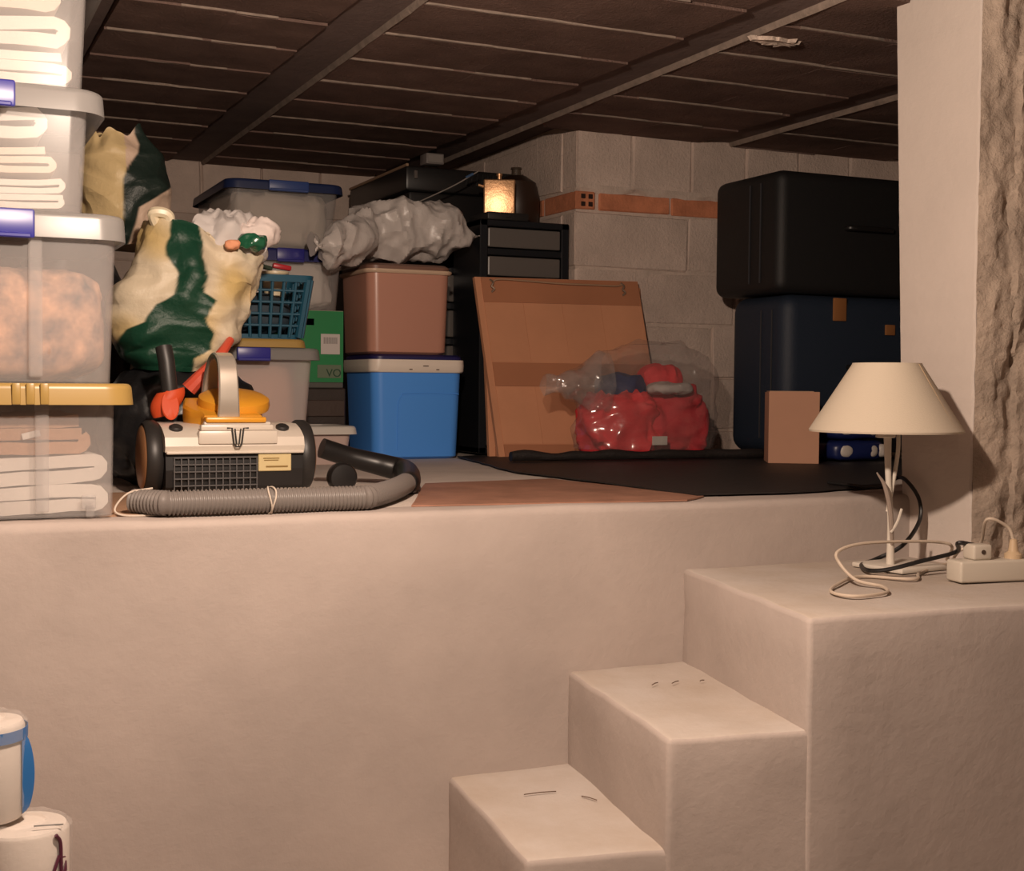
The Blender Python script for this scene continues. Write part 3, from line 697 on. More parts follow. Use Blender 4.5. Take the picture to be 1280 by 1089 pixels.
# silver arched handle
hp = spline([(0, 0.020, ztop + 0.020), (0, 0.018, ztop + 0.06), (0, 0.030, vz(462)), (0, 0.065, vz(448)), (0, 0.12, vz(450)), (0, 0.17, ztop + .10), (0, 0.19, ztop + 0.05)], 8)
secs = []
for i, p in enumerate(hp):
    t = (hp[min(i + 1, len(hp) - 1)] - hp[max(0, i - 1)]).normalized(); n_ = Vector((0, -t.z, t.y))
    wd = 0.023 - 0.004 * math.sin(math.pi * i / len(hp)); q = p + Vector((vx(288), 0, 0))
    secs.append([q + Vector((a, 0, 0)) + n_ * b for a, b in ((-wd, -.004), (-wd + .003, -.008), (wd - .003, -.008), (wd, -.004), (wd, .004), (wd - .003, .007), (-wd + .003, .007), (-wd, .004))])
obj('handle', G().loft(secs), silver_m, vac, True, angle=40)
# suction hose: grey ribbed length in front, black smooth end behind
hz = ZP + 0.0245
hose = thing('suction_hose', 'grey ribbed vacuum hose with black end along the ledge', 'hose', (0.42, 2.40, ZP))
def hp_(x, y, z=hz): p = onZ(x, y, z); return Vector((p.x, p.y, z))
path = spline([hp_(168, 627), hp_(230, 630), hp_(300, 632), hp_(360, 631), hp_(420, 627), hp_(462, 621), hp_(492, 612), hp_(508, 604)], 12)
path = [Vector((p.x, max(p.y, YW + .05), p.z)) for p in path]
path = resample(path, 0.0018); rad = [0.0225 if (i % 4) < 2 else 0.0195 for i in range(len(path))]
obj('ribbed_tube', G().tube(path, rad, 20), mat('grey_hose', (0.172, 0.152, 0.14), 0.33, spec=0.5), hose, True, W=True, angle=60)
e0 = path[-1]; bpth = spline([e0 - (path[-1] - path[-14]).normalized() * .01, e0 + (path[-1] - path[-14]).normalized() * .035, onY(507, 590, 2.90), onY(480, 582, 2.95), onY(440, 572, 2.97), onY(402, 560, 2.97)], 10)
obj('black_tube_end', G().tube(bpth, [0.0235 + .004 * math.sin(math.pi * min(1, k / 40)) for k in range(len(bpth))], 16), black_pl, hose, True, W=True)
st = path[0]
string_m = mat('cream_string', (0.525, 0.45, 0.375), 0.8)
def ring_tie(c, ax, r, tw): return [c + Vector((tw * math.sin(a * 2) * .25, r * math.cos(a), r * math.sin(a))) for a in [2 * math.pi * k / 28 for k in range(29)]]
i0 = int(len(path) * .31)
g = G(); g.tube(ring_tie(path[i0], None, 0.0242, .012), 0.0016, 6); g.tube(ring_tie(path[i0 + 4], None, 0.0242, -.014), 0.0016, 6)
obj('string_tie', g, string_m, hose, True, W=True)
lp = spline([path[8] + Vector((0.02, -.0, .0235)), path[0] + Vector((-.012, -.012, .016)), path[0] + Vector((-.036, -.018, -.010)), path[0] + Vector((-.022, -.026, -.0215)), path[0] + Vector((.03, -.030, -.0225)), path[0] + Vector((.05, -.024, -.022))], 8)
obj('string_loop', G().tube(lp, 0.0018, 6), string_m, hose, True, W=True)
# black round piece and small white clip behind the hose
p = onZ(436, 618, ZP)
single('floor_nozzle', G().lathe([(0.028, -.015), (0.032, -.009), (0.032, .009), (0.028, .015), (0.012, .017)], 32, (0, 0, 0.032), RX90), black_pl, 'round black nozzle wheel lying between vacuum and hose end', 'nozzle', (p.x, p.y + .05, ZP + .001), smooth=True)
p = onZ(424, 618, ZP)
single('plastic_clip', G().box((0, 0, 0), (0.048, 0.014, 0.010), 0.002, 2).box((0.0, 0.004, 0.009), (0.03, 0.004, 0.004), 0.001, 1), white_pl, 'small white plastic clip on the floor behind the hose', 'clip', (p.x, p.y + .02, ZP + .001), smooth=True)
# orange nozzle with black tube leaning by the cleaner
c0, c1, c2, c3 = (onY(a, b, 2.84) - vac.location for a, b in ((204, 520), (207, 500), (213, 488), (208, 452)))
g = G(); secs = []
for i in range(9):
    t = i / 8; c = c0.lerp(c2, t); r = 0.012 + 0.023 * math.sin(math.pi * (0.12 + 0.62 * t)); secs.append([c + Vector((r * 1.0 * math.cos(a), r * .7 * math.sin(a), r * .25 * math.cos(a))) for a in [2 * math.pi * k / 24 for k in range(24)]])
noz = obj('crevice_nozzle', G().loft(secs), redor_m, vac, True)
obj('scoop_mouth', G().lathe([(0.019, 0), (0.022, .004), (0.02, .006), (.004, .0065)], 32, c0 + Vector((.010, -.022, .022)), Matrix.Rotation(math.radians(70), 3, 'X') @ Matrix.Rotation(math.radians(0), 3, 'Z') @ Matrix.Diagonal((0.85, 1.5, 1))), redor_m, noz, True)
obj('black_tube', G().tube([c2 + Vector((0, 0, -.02)), c3, c3 + Vector((-.004, .01, .03))], [0.017, 0.0175, 0.0175], 20), dark_m, noz, True)

# ================================================================== BOXES BEHIND THE VACUUM
yl = onY(403, 440, 3.27).x
B5 = clear_box('clear storage box with yellow and milky lid under the blue basket', (yl - .02 - 0.21, 3.27 + 0.19, ZP), 0.42, 0.36, 0.315, 0.90, box_clear2, lid_white, drop=0.02, top=0.010, r=0.02, latch=(0.21 - .02 - .14,), latch_m=blue_latch, latch_w=0.085, lid_ov=0.018)
obj('yellow_top', lid_geo(0.37, 0.33, 0.326, -0.0005, 0.022, 0.03, 0.010), lid_yellow, B5, True)
single('pink_blanket', lump(0.36, 0.30, 0.29, 15, 0.012, 9, p=6), mat('pink_brown_blanket', (0.50, 0.28, 0.20), 0.95, bump=.3), 'pinkish brown blanket packed in the box behind vacuum', 'blanket', (B5.location.x, B5.location.y, ZP + .008), smooth=True)
ztb = ZP + 0.350
# blue lattice basket
bxr = onY(384, 330, 3.40).x; BW, BD, BH = 0.24, 0.22, 0.165
bk_ = thing('laundry_basket', 'teal blue lattice plastic basket standing on yellow lid', 'basket', (bxr - BW / 2, 3.46, ztb))
bas_m = mat('teal_basket', (0.016, 0.085, 0.14), 0.4)
rim_s = [rrect(BW + .012, BD + .012, .03, BH - .018), rrect(BW + .016, BD + .016, .03, BH), rrect(BW - .004, BD - .004, .03, BH), rrect(BW - .006, BD - .006, .03, BH - .018)]
obj('rim', G().loft(rim_s + rim_s[:1], False, False), bas_m, bk_, True)
obj('bottom', G().loft([rrect(BW * .8, BD * .8, .025, 0), rrect(BW * .81, BD * .81, .025, 0.012)]), bas_m, bk_, True)
def wallpt(side, u, z):
    s = 0.8 + 0.2 * z / BH
    return {0: Vector((u * BW * s, -BD / 2 * s, z)), 1: Vector((BW / 2 * s, u * BD * s, z)), 2: Vector((-u * BW * s, BD / 2 * s, z)), 3: Vector((-BW / 2 * s, -u * BD * s, z))}[side]
for side in range(4):
    for i in range(8):
        u = -0.46 + 0.92 * i / 7; a, b = wallpt(side, u, .005), wallpt(side, u, BH - .01)
        obj('slat', G().tube([a, b], 0.0045 if 0 < i < 7 else 0.009, 6), bas_m, bk_)
    for z in (.035, .065, .095, .125): obj('slat', G().tube([wallpt(side, -.48, z), wallpt(side, .48, z)], 0.0035, 6), bas_m, bk_)
p = onY(340, 322, 3.44)
g = G().lathe([(0.026, 0), (0.034, 0.06), (0.037, 0.062), (0.037, 0.068), (0.031, 0.068), (0.024, 0.01)], 28)
single('plastic_cup', g, mat('cream_cup', (0.66, 0.56, 0.38), 0.4), 'cream plastic cup in the teal basket', 'cup', (p.x + .01, 3.45, ztb + .112), smooth=True)
cupx = p.x + .01
single('peg_basket_filling', lump(0.17, 0.15, 0.105, 21, .012, 20, 40, 24), mat('dark_filling', (0.03, 0.05, 0.07), 0.7), 'dark cloth filling the teal basket', 'cloth', (bk_.location.x, bk_.location.y, ztb + .014), smooth=True)
p = onY(355, 298, 3.42)
rd = thing('clothes_pegs', 'red and green clothes pegs lying on the cream cup', 'pegs', (cupx + .012, 3.45, ztb + .112 + .0685))
obj('red_peg', G().box((0.006, 0, 0.006), (0.050, 0.016, 0.014), 0.004, 2, Matrix.Rotation(math.radians(8), 3, 'Y')), mat('red_peg', (0.42, 0.02, 0.03), 0.35), rd, True)
obj('green_peg', G().box((-0.045, .01, 0.008), (0.056, 0.014, 0.012), 0.004, 2, Matrix.Rotation(math.radians(14), 3, 'Y')), mat('green_peg', (0.03, 0.05, 0.03), 0.4), rd, True)

# small white-lidded tub on the floor
tr_ = onY(448, 540, 3.70).x
tb = thing('plastic_tub', 'small milky plastic tub with white lid beside the blue cooler', 'tub', (tr_ - 0.13, 3.82, ZP))
obj('body', G().loft(tub_sections(0.235, 0.20, 0.098, 0.90, .02)), mat('milky_tub', (0.55, 0.42, 0.38), 0.4), tb, True)
obj('lid', lid_geo(0.235, 0.20, 0.10, 0.012, 0.012, .025, 0.014), white_pl, tb, True)

# stack at the back: dark crate, green carton, box of whites, blue-lidded box
SX, SY = onY(430, 400, 3.92).x - 0.20, 3.92
dk = thing('dark_crate', 'dark wooden crate beneath the green cardboard carton', 'crate', (SX, SY + .21, ZP))
obj('body', G().box((0, 0, 0), (0.42, 0.40, 0.222), 0.004, 1), mat('dark_wood', (0.028, 0.018, 0.014), 0.6, bump=.2), dk)
for z in (0.06, 0.135): obj('slat', G().box((0, -0.203, z), (0.41, 0.008, 0.05), 0.002, 1), mat('dark_slat', (0.05, 0.03, 0.022), 0.6, bump=.2), dk)
obj('glass_tray', G().box((0, -.01, 0.222), (0.40, 0.39, 0.018), 0.003, 1), mat('grey_tray', (0.10, 0.10, 0.09), 0.25), dk)
zg = ZP + 0.240
gh = onY(390, 388, SY).z - zg
gcart = thing('green_carton', 'green cardboard carton with hand hole and white sticker', 'carton', (SX, SY + .21, zg))
green_m = mat('green_card', (0.006, 0.20, 0.055), 0.55, var=.1)
W_, D_, hh = 0.40, 0.40, gh
def rel(x, y): p = onY(x, y, SY); return p.x - SX, p.z - zg
hx, hz_ = rel(380, 402)
g = G()                                                    # front made around the slot
sl_w, sl_h = 0.068, 0.020
g.box(((-W_ / 2 + hx - sl_w / 2) / 2, -.2, 0), (hx - sl_w / 2 + W_ / 2, .006, hh)); g.box(((W_ / 2 + hx + sl_w / 2) / 2, -.2, 0), (W_ / 2 - hx - sl_w / 2, .006, hh))
g.box((hx, -.2, 0), (sl_w, .006, hz_ - sl_h / 2)); g.box((hx, -.2, hz_ + sl_h / 2), (sl_w, .006, hh - hz_ - sl_h / 2))
obj('front_panel', g, green_m, gcart)
g = G().box((-W_ / 2 + .003, 0, 0), (.006, .40, hh)).box((W_ / 2 - .003, 0, 0), (.006, .40, hh)).box((0, .2, 0), (W_, .006, hh)).box((0, 0, 0), (W_ - .01, .39, .006))
obj('side_panels', g, green_m, gcart)
obj('top_flap', G().box((0, 0, hh - .003), (W_, .40, .004)), mat('card_top', (0.50, 0.42, 0.34), 0.8), gcart)
sx_, sz_ = rel(412, 438)
stk = obj('sticker', G().box((sx_ + .004, -.2045, sz_ - .012), (0.060, .001, 0.062)), mat('white_sticker', (0.55, 0.50, 0.47), 0.6), gcart)
for k in range(9): obj('sticker_print', G().box((sx_ - .016 + k * .005, -.2055, sz_ + .020), (0.002, .0006, 0.020)), mat('sticker_ink', (0.12, 0.11, 0.11), 0.7), stk)
lx, lz = rel(413, 466)
pan = obj('printed_panel', G().box((lx - .002, -.2045, lz - .016), (0.075, .001, 0.040)), mat('grey_green_panel', (0.12, 0.16, 0.10), 0.6), gcart)
tm = text_mesh('VO', 0.034); tm.transform(Matrix.Translation((lx + 0.012, -.2058, lz - .012)) @ RX90.to_4x4())
obj('lettering', tm, mat('dark_green_ink', (0.006, 0.05, 0.02), 0.6), pan)
single('paper_filling', lump(0.30, 0.28, 0.12, 44, .02, 15, 40, 24), cream, 'crumpled pale paper inside the green carton', 'paper', (SX, SY + .2, zg + .010), smooth=True)
zw = zg + gh + .002
hW = onY(390, 312, SY).z - zw
B6 = clear_box('clear box of white pillows standing on the green carton', (SX - .0, SY + .20, zw), 0.40, 0.38, hW - .012, 0.94, box_clear, mat('dark_blue_lid', (0.015, 0.018, 0.11), 0.4), drop=0.026, top=0.012, r=.03, latch=(rel(362, 320)[0],), latch_m=blue_latch, latch_w=0.085)
single('white_pillow', lump(0.36, 0.33, hW - .022, 51, .022, 15, p=6), linen, 'white pillow pressed inside the box on green carton', 'pillow', (B6.location.x, B6.location.y, zw + .006), smooth=True)
zu = zw + hW
BLY = 4.0
bl0, bl1 = onY(284, 230, BLY).x, onY(430, 235, BLY).x
hU = onY(380, 228, BLY).z - zu
B7 = clear_box('clear box of pale bedding with blue lid near the ceiling', ((bl0 + bl1) / 2, BLY + .27, zu), bl1 - bl0 - .02, 0.52, hU - .012, 0.90, box_clear, mat('navy_lid', (0.012, 0.022, 0.075), 0.4), drop=0.018, top=0.012, r=.03, latch=(onY(360, 230, BLY).x - (bl0 + bl1) / 2,), latch_m=mat('mid_blue_latch', (0.03, 0.06, 0.20), 0.4), latch_w=0.125)
single('pale_bedding', lump(bl1 - bl0 - .055, 0.46, hU - .022, 57, .026, 13, p=5), cream, 'pale bedding filling the blue-lidded box', 'bedding', (B7.location.x, B7.location.y, zu + .006), smooth=True)

# ================================================================== COOLERS
CY_ = 3.90
def cooler(label, X0, X1, z0, z1, body_m, lid_h, lid_m, top_h, top_m, tp, r, depth=0.30, panel=True, rim_m=None):
    t = thing('cooler_box', label, 'cooler', ((X0 + X1) / 2, CY_ + depth / 2, z0)); w = X1 - X0; h = z1 - z0
    secs = [rrect(w * tp - .02, depth * tp - .02, r, 0, 6)] + [rrect(w * (tp + (1 - tp) * q), depth * (tp + (1 - tp) * q), r, .008 + (h - .008) * q, 6) for q in (0, .25, .5, .75, 1)]
    b = obj('body', G().loft(secs), body_m, t, True, angle=40)
    W2, D2 = w + .016, depth + .016
    obj('lid', G().loft([rrect(W2 - .006, D2 - .006, r, h - .004, 6), rrect(W2, D2, r, h, 6), rrect(W2 + .002, D2 + .002, r, h + lid_h * .5, 6), rrect(W2, D2, r, h + lid_h, 6)]), lid_m, t, True, angle=40)
    if top_h: obj('lid_top', G().loft([rrect(W2 - .012, D2 - .012, r, h + lid_h, 6), rrect(W2 - .012, D2 - .012, r, h + lid_h + top_h * .6, 6), rrect(W2 - .03, D2 - .03, r, h + lid_h + top_h, 6)]), top_m, t, True, angle=40)
    if panel:
        q = []
        for k in range(21):
            a = math.pi * k / 20
        px0, px1 = -w * .22, w * .45
        pth = spline([(px0, 0, .03), (px0, 0, h * .60), (px0 + .012, 0, h * .72), (px0 + .03, 0, h * .745), (px1 - .02, 0, h * .745), (px1, 0, h * .74)], 8)
        pth = [Vector((p.x, -(depth / 2) * (tp + (1 - tp) * p.z / h) + .0005, p.z)) for p in pth]
        obj('moulded_groove', G().tube(pth, 0.0025, 6), body_m, b, True)
    return t
cb_m = mat('blue_cooler', (0.09, 0.337, 0.942), 0.38, spec=.4)
cool1 = cooler('sky blue cooler box with white lid band on the platform floor', 1.303, 1.605, ZP, 1.540, cb_m, 0.036, mat('cooler_white', (0.84, 0.74, 0.64), 0.4), 0.016, mat('cooler_navy', (0.02, 0.018, 0.10), 0.4), 0.94, .035)
for x, z in ((0.02, 0.292), (0.06, 0.281), (-.03, .281)): obj('scuff_mark', G().box((x, -0.1595, z), (0.018 if z > .29 else .010, .0012, 0.003), 0), mat('scuff', (0.10, 0.06, 0.04), 0.8), cool1)
zc1 = 1.540 + 0.052
cool2 = cooler('pinkish brown cooler box with cream rim standing on blue cooler', 1.288, 1.562, zc1, 1.848, mat('brown_cooler', (0.528, 0.264, 0.193), 0.30, spec=.5), 0.008, mat('cooler_rim', (0.62, 0.45, 0.32), 0.4), 0.018, mat('brown_cooler_lid', (0.20, 0.105, 0.075), 0.45), 0.95, .035, panel=False)
zc2 = 1.848 + 0.026
# grey plastic sack on the brown cooler
g = G(); secs = []; NX = 110
gx = [onY(a, 300, 3.98) for a in (385, 600)]
top_t = [(385, 312), (400, 292), (425, 280), (445, 278), (452, 262), (475, 253), (490, 248), (530, 250), (560, 256), (582, 262), (594, 275), (600, 292)]
bot_t = [(385, 318), (395, 336), (430, 330), (455, 316), (480, 319), (530, 320), (565, 317), (585, 310), (596, 302), (600, 294)]
def tab(tb, x):
    for (a, b), (c, d) in zip(tb, tb[1:]):
        if x <= c: return b + (d - b) * (x - a) / (c - a)
    return tb[-1][1]
for i in range(NX + 1):
    x = 374 + 238 * i / NX; a = onY(x, tab(top_t, x), 3.98); b = onY(x, tab(bot_t, x), 3.98); c = (a + b) / 2; hh_ = (a.z - b.z) / 2
    dp = 0.12 * math.sin(math.pi * min(1, max(0.04, (i + 2) / (NX + 4)))) ** .5
    yc_ = 3.83 + .23 * min(1, max(0, (x - 400) / 70)); dp *= .8
    secs.append([Vector((c.x, yc_ + dp * math.cos(t), max(zc2 + .001 if x > 440 else 0, c.z + hh_ * math.copysign(abs(math.sin(t)) ** .7, math.sin(t))))) for t in [2 * math.pi * k / 72 for k in range(72)]])
g.loft(secs)
me = facet(g, 0.085, 12, 22)
zmin = min(v.co.z for v in me.vertices)
for v in me.vertices:
    if v.co.x > 1.28: v.co.z = max(v.co.z, zc2 + .001)
c = Vector((1.42, 4.07, zc2)); me.transform(Matrix.Translation(-c))
single('grey_bag', me, mat('grey_film', (0.609, 0.557, 0.525), 0.28, bump=.35, bscale=22, spec=.6), 'crumpled shiny grey plastic bag lying on the brown cooler', 'bag', c, smooth=True, angle=22)

# ================================================================== DRAWER TOWERS, TRUNK, FLASK
frame_m = mat('black_drawer_frame', (0.010, 0.011, 0.014), 0.4)
front_m = mat('smoked_drawer_front', (0.13, 0.115, 0.105), 0.35)
def tower(label, X0, X1, Y0, Y1, z1, n, mz=0.022, mx=0.028):
    t = thing('drawer_tower', label, 'drawers', ((X0 + X1) / 2, (Y0 + Y1) / 2, ZM)); w, d, h = X1 - X0, Y1 - Y0, z1 - ZM
    g = G().box((-w / 2 + mx / 2, 0, 0), (mx, d, h), .003, 1).box((w / 2 - mx / 2, 0, 0), (mx, d, h), .003, 1).box((0, d / 2 - .006, 0), (w - mx, .01, h)).box((0, 0, h - mz), (w, d, mz), .003, 1).box((0, 0, 0), (w, d, mz), .003, 1)
    s = (h - mz) / n
    for i in range(1, n): g.box((0, 0, i * s), (w - .01, d - .01, mz), .002, 1)
    obj('frame', g, frame_m, t)
    for i in range(n):
        q = obj('drawer', G().box((0, -d / 2 + .05, i * s + mz + .004), (w - 2 * mx - .006, .09, s - mz - .008), .004, 2), front_m, t)
    return t
tower('tall black drawer tower with smoked drawers behind the two coolers', 1.405, 1.815, 4.27, 4.70, 1.905, 5)
t2 = tower('black drawer tower between the coolers and the block wall corner', 1.712, 2.040, 4.022, 4.26, onY(660, 277, 4.022).z, 8)
zt2 = onY(660, 277, 4.022).z
# black trunk near the ceiling
ta, tb_ = onY(507, 205, 4.36), onY(622, 205, 4.36)
tz0 = 1.906
tk = thing('storage_chest', 'black chest with ridged lid lying on the tall drawer tower', 'chest', (1.62, 4.68, tz0))
tw = 0.42; th_ = ta.z - tz0
tkc = (ta.x + tw / 2) - 1.62
obj('body', G().box((tkc - .0, 0, 0), (tw - .03, 0.62, th_ - .09), .012, 2, taper=(.94, .96)), black_pl, tk, True)
ldt = obj('lid', G().box((tkc, 0, th_ - .09), (tw, 0.65, .085), .010, 2), black_pl, tk, True)
obj('lid_edge', G().box((tkc - tw / 2 + .004, 0, th_ - .008), (.010, 0.66, .010), .002, 1), mat('lit_edge', (0.34, 0.22, 0.14), 0.6), ldt)  # lit left rim of the lid, the light put into its tan colour
for k in range(9): obj('ridge', G().box((tkc + .02 + k * .02, -.325, th_ - .06), (.008, .010, .045), .002, 1), black_pl, ldt)
obj('catch', G().box((tkc - tw / 2 + .035, -.328, th_ - .05), (.014, .008, .030), .002, 1), mat('steel_catch', (0.45, 0.42, 0.40), 0.3, metal=.9), ldt)
# keg, flat case and brass flask on the nearer tower
single('flat_case', G().box((0, 0, 0), (0.15, 0.16, 0.026), .004, 2).box((0, -.081, .010), (0.02, .006, .008), .001, 1), dark_m, 'flat black case under the brass flask', 'case', (onY(625, 270, 4.1).x, 4.11, zt2 + .001), smooth=True)
kx = onY(655, 250, 4.2).x
kg = thing('dark_keg', 'dark brown rounded keg behind the brass flask', 'keg', (kx - .01, 4.245, zt2 + .001))
hk = onY(650, 217, 4.2).z - zt2
obj('body', G().lathe([(0.065, 0), (0.080, .02), (0.083, hk * .55), (0.070, hk * .85), (0.035, hk - .005), (.012, hk)], 40), mat('dark_brown_glaze', (0.030, 0.014, 0.008), 0.45), kg, True)
obj('neck', G().lathe([(0.018, hk - .006), (0.016, hk + .018), (0.020, hk + .020), (.018, hk + .026)], 24), mat('keg_neck', (0.07, 0.05, 0.035), 0.5), kg, True)
fx0_, fx1_ = onY(609, 240, 4.09), onY(645, 240, 4.09)
fz1 = onY(627, 224, 4.09).z; fz0 = zt2 + .0275
fk = thing('brass_flask', 'shiny square brass flask with short neck', 'flask', ((fx0_.x + fx1_.x) / 2, 4.11, fz0), math.radians(-23))
brass = mat('brass', (0.95, 0.561, 0.3), 0.36, metal=0.85, bump=.15, bscale=35)
obj('body', G().box((0, 0, 0), (fx1_.x - fx0_.x, 0.045, fz1 - fz0), .005, 3), brass, fk, True)
obj('neck', G().lathe([(0.007, 0), (0.007, .012), (0.010, .013), (0.010, .020), (.006, .022)], 20, (0, 0, fz1 - fz0)), brass, fk, True)
obj('spout', G().tube([(-(fx1_.x - fx0_.x) / 2, 0, (fz1 - fz0) * .8), (-(fx1_.x - fx0_.x) / 2 - .018, -.004, (fz1 - fz0) * .85)], .005, 10), brass, fk, True)
q0, q1 = onY(520, 254, 4.20), onY(598, 214, 4.12)
rod = thing('thin_rod', 'thin grey rod with blue tip leaning on the black chest', 'rod', q0)
obj('shaft', G().tube(spline([Vector((0, 0, 0)), (q1 - q0) * .6 + Vector((0, 0, -.006)), (q1 - q0)], 8), .0022, 8), mat('grey_rod', (0.25, 0.22, 0.20), 0.5), rod, True)
obj('blue_tip', G().tube([(q1 - q0) * .80, (q1 - q0) * .92], .0045, 8), mat('blue_tip', (0.05, 0.10, 0.20), 0.4), rod, True)
p = onZ(540, 196, ZC - .02)
jb = thing('junction_box', 'small grey junction box fixed under the ceiling blocks', 'junction box', (p.x, min(p.y, 4.65), ZC - .052))
obj('box', G().box((0, 0, 0), (.07, .07, .040), .004, 2), mat('grey_box', (0.22, 0.19, 0.18), 0.5), jb, True)
obj('cover', G().box((0, -.037, .004), (.060, .005, .032), .002, 1), mat('grey_cover', (0.28, 0.25, 0.23), 0.5), jb, True)

# ================================================================== LEANING WOODEN PANELS
wood = mat('veneer', (0.684, 0.323, 0.18), 0.5, var=0.10, vscale=3, bump=.05, bscale=90, spec=.35, rnd=.06)
wood2 = mat('veneer_dark', (0.47, 0.20, 0.105), 0.5, var=0.10, vscale=3, spec=.35)
def panel_thing(label, tl, tr, bl, br, Yt, Yb, battens, th=0.016, shift=0.0, seams=True, wire=True):
    TL, TR, BL, BR = onY(*tl, Yt), onY(*tr, Yt), onY(*bl, Yb), onY(*br, Yb)
    t = thing('wooden_panel', label, 'panel', (BL + BR) / 2)
    o0 = t.location.copy()
    nrm = (BR - BL).cross(TL - BL).normalized()
    if nrm.y > 0: nrm = -nrm
    P = lambda u, v, k: BL.lerp(BR, u).lerp(TL.lerp(TR, u), v) + nrm * k - o0
    def slab(u0, u1, v0, v1, k0, k1):
        return G().add([P(u0, v0, k0), P(u1, v0, k0), P(u1, v1, k0), P(u0, v1, k0), P(u0, v0, k1), P(u1, v0, k1), P(u1, v1, k1), P(u0, v1, k1)],
                       [[0, 3, 2, 1], [4, 5, 6, 7], [0, 1, 5, 4], [1, 2, 6, 5], [2, 3, 7, 6], [3, 0, 4, 7]])
    obj('frame', slab(0, 1, 0, 1, -th, 0), wood, t)
    cuts = [b for b in battens]
    vs = [0.0] + [x for b in battens for x in b[:2]] + [1.0]
    for v0, v1 in battens: obj('batten', slab(0.035, 0.995, v0, v1, 0, 0.003), wood2, t)
    if seams:
        gaps = [(battens[i][1], battens[i + 1][0]) for i in range(len(battens) - 1)]
        for v0, v1 in gaps:
            for u0, u1 in ((.035, .262), (.264, .495), (.497, .735), (.737, .995)): obj('plank', slab(u0, u1, v0 + .004, v1 - .004, 0, 0.0018), wood, t)
    if wire:
        wm = mat('wire_steel', (0.30, 0.22, 0.16), 0.5, metal=.6)
        w_ = [P(.09, .955, .006), P(.13, .985, .010), P(.3, .980, .010), P(.5, .970, .011), P(.7, .968, .010), P(.84, .966, .009), P(.89, .975, .006)]
        obj('hanging_wire', G().tube(spline(w_, 6), .003, 6), mat('pale_wire', (0.42, 0.26, 0.16), 0.6), t, True)
        for u in (.085, .885):
            obj('hook', G().tube(spline([P(u, .985, .004), P(u + .01, .965, .012), P(u, .945, .010), P(u + .012, .930, .012), P(u, .915, .004)], 6), .0035, 6), wm, t, True)
    return t
panel_thing('brown veneered panel with hanging wire leaning on the block wall', (593, 346), (797, 352), (624, 573), (832, 573), 3.955, 3.84, [(.0, .075), (.395, .525), (.86, .998)])
panel_thing('second brown panel, leaning behind the one with the wire', (603, 352), (800, 360), (612, 577), (814, 575), 3.985, 3.875, [(.0, .08)], seams=False, wire=False)
0 and panel_thing('narrow dark panel leaning against blocks behind the wired panel', (790, 366), (806, 366), (800, 574), (836, 574), 3.99, 3.91, [(.0, .08)], th=.006, seams=False, wire=False)

# ================================================================== CLEAR BAG OF RED CLOTHES
RYc = 3.705
film = film_mat('clear_film', 0.10, 0.07)
red_m = mat('red_fleece', (0.80, 0.05, 0.06), 0.8, bump=.2, bscale=60, var=.15, vscale=10, spec=.3)
def rl(x, y): p = onY(x, y, RYc - .05); return p
a, b = rl(738, 560), rl(888, 560)
wR = b.x - a.x; zr0 = ZM
single('red_clothes', lump(wR * .54, 0.135, rl(790, 496).z - zr0, 61, .042, 13, p=3.6), red_m, 'bright red folded clothing bulging in clear plastic bag', 'clothing', (a.x + wR * .295, RYc + .012, zr0 + .003), smooth=True, angle=60)
single('red_jacket', lump(wR * .50, 0.135, rl(840, 492).z - zr0 + .01, 62, .046, 12, p=3.6), mat('darker_red_fleece', (0.62, 0.03, 0.045), 0.8, bump=.2, var=.15, spec=.3), 'darker red garment with white label in clear bag', 'clothing', (a.x + wR * .735, RYc + .02, zr0 + .003), smooth=True, angle=60)
p = rl(811, 553); single('garment_label', G().box((0, 0, 0), (.055, .003, .028), .001, 1).box((.014, -.002, .008), (.016, .001, .014)), white_pl, 'small white garment label low on the red clothes', 'label', (p.x, RYc - .118, p.z - .006))
p = rl(840, 478); single('red_garment', lump(0.13, .12, .085, 63, .015, 12), red_m, 'small red garment on top of the red clothes', 'clothing', (p.x, RYc + .03, p.z - .03), smooth=True)
p = rl(795, 492); single('blue_garment', lump(0.17, .10, .085, 64, .02, 12), mat('navy_cloth', (0.02, 0.035, 0.13), 0.7), 'dark blue garment between red clothes inside clear bag', 'clothing', (p.x, RYc + .04, p.z - .025), smooth=True)
p = rl(835, 488); single('white_cloth', lump(0.15, .09, .035, 65, .012, 14), mat('pale_grey_cloth', (0.52, 0.47, 0.44), 0.7), 'pale grey cloth lying across the red clothes', 'cloth', (p.x, RYc - .06, p.z - .012), smooth=True)
g = G(); secs = []
prf = [(562, 733, 893), (545, 734, 895), (520, 738, 896), (500, 738, 896), (485, 715, 897), (470, 712, 897), (455, 745, 893), (440, 772, 880), (430, 795, 855)]
tot = 70
for j in range(tot + 1):
    y = 562 - (562 - 430) * j / tot
    xa = tab([(-q[0], q[1]) for q in prf], -y); xb = tab([(-q[0], q[2]) for q in prf], -y)
    A, B_ = rl(xa, y), rl(xb, y); c = (A + B_) / 2; hw = (B_.x - A.x) / 2 + .012; dp = .125 * (1 - .55 * max(0, (j - tot * .5) / (tot * .5)))
    secs.append([Vector((c.x + hw * math.copysign(abs(math.cos(t)) ** .7, math.cos(t)), RYc + .005 + dp * math.sin(t), max(zr0 + .001, A.z))) for t in [2 * math.pi * k / 110 for k in range(110)]])
g.loft(secs, False, True)
me = facet(g, .06, 11, 71)
for v in me.vertices: v.co.z = max(v.co.z, zr0 + .001)
c = Vector(((a.x + b.x) / 2, RYc, zr0)); me.transform(Matrix.Translation(-c))
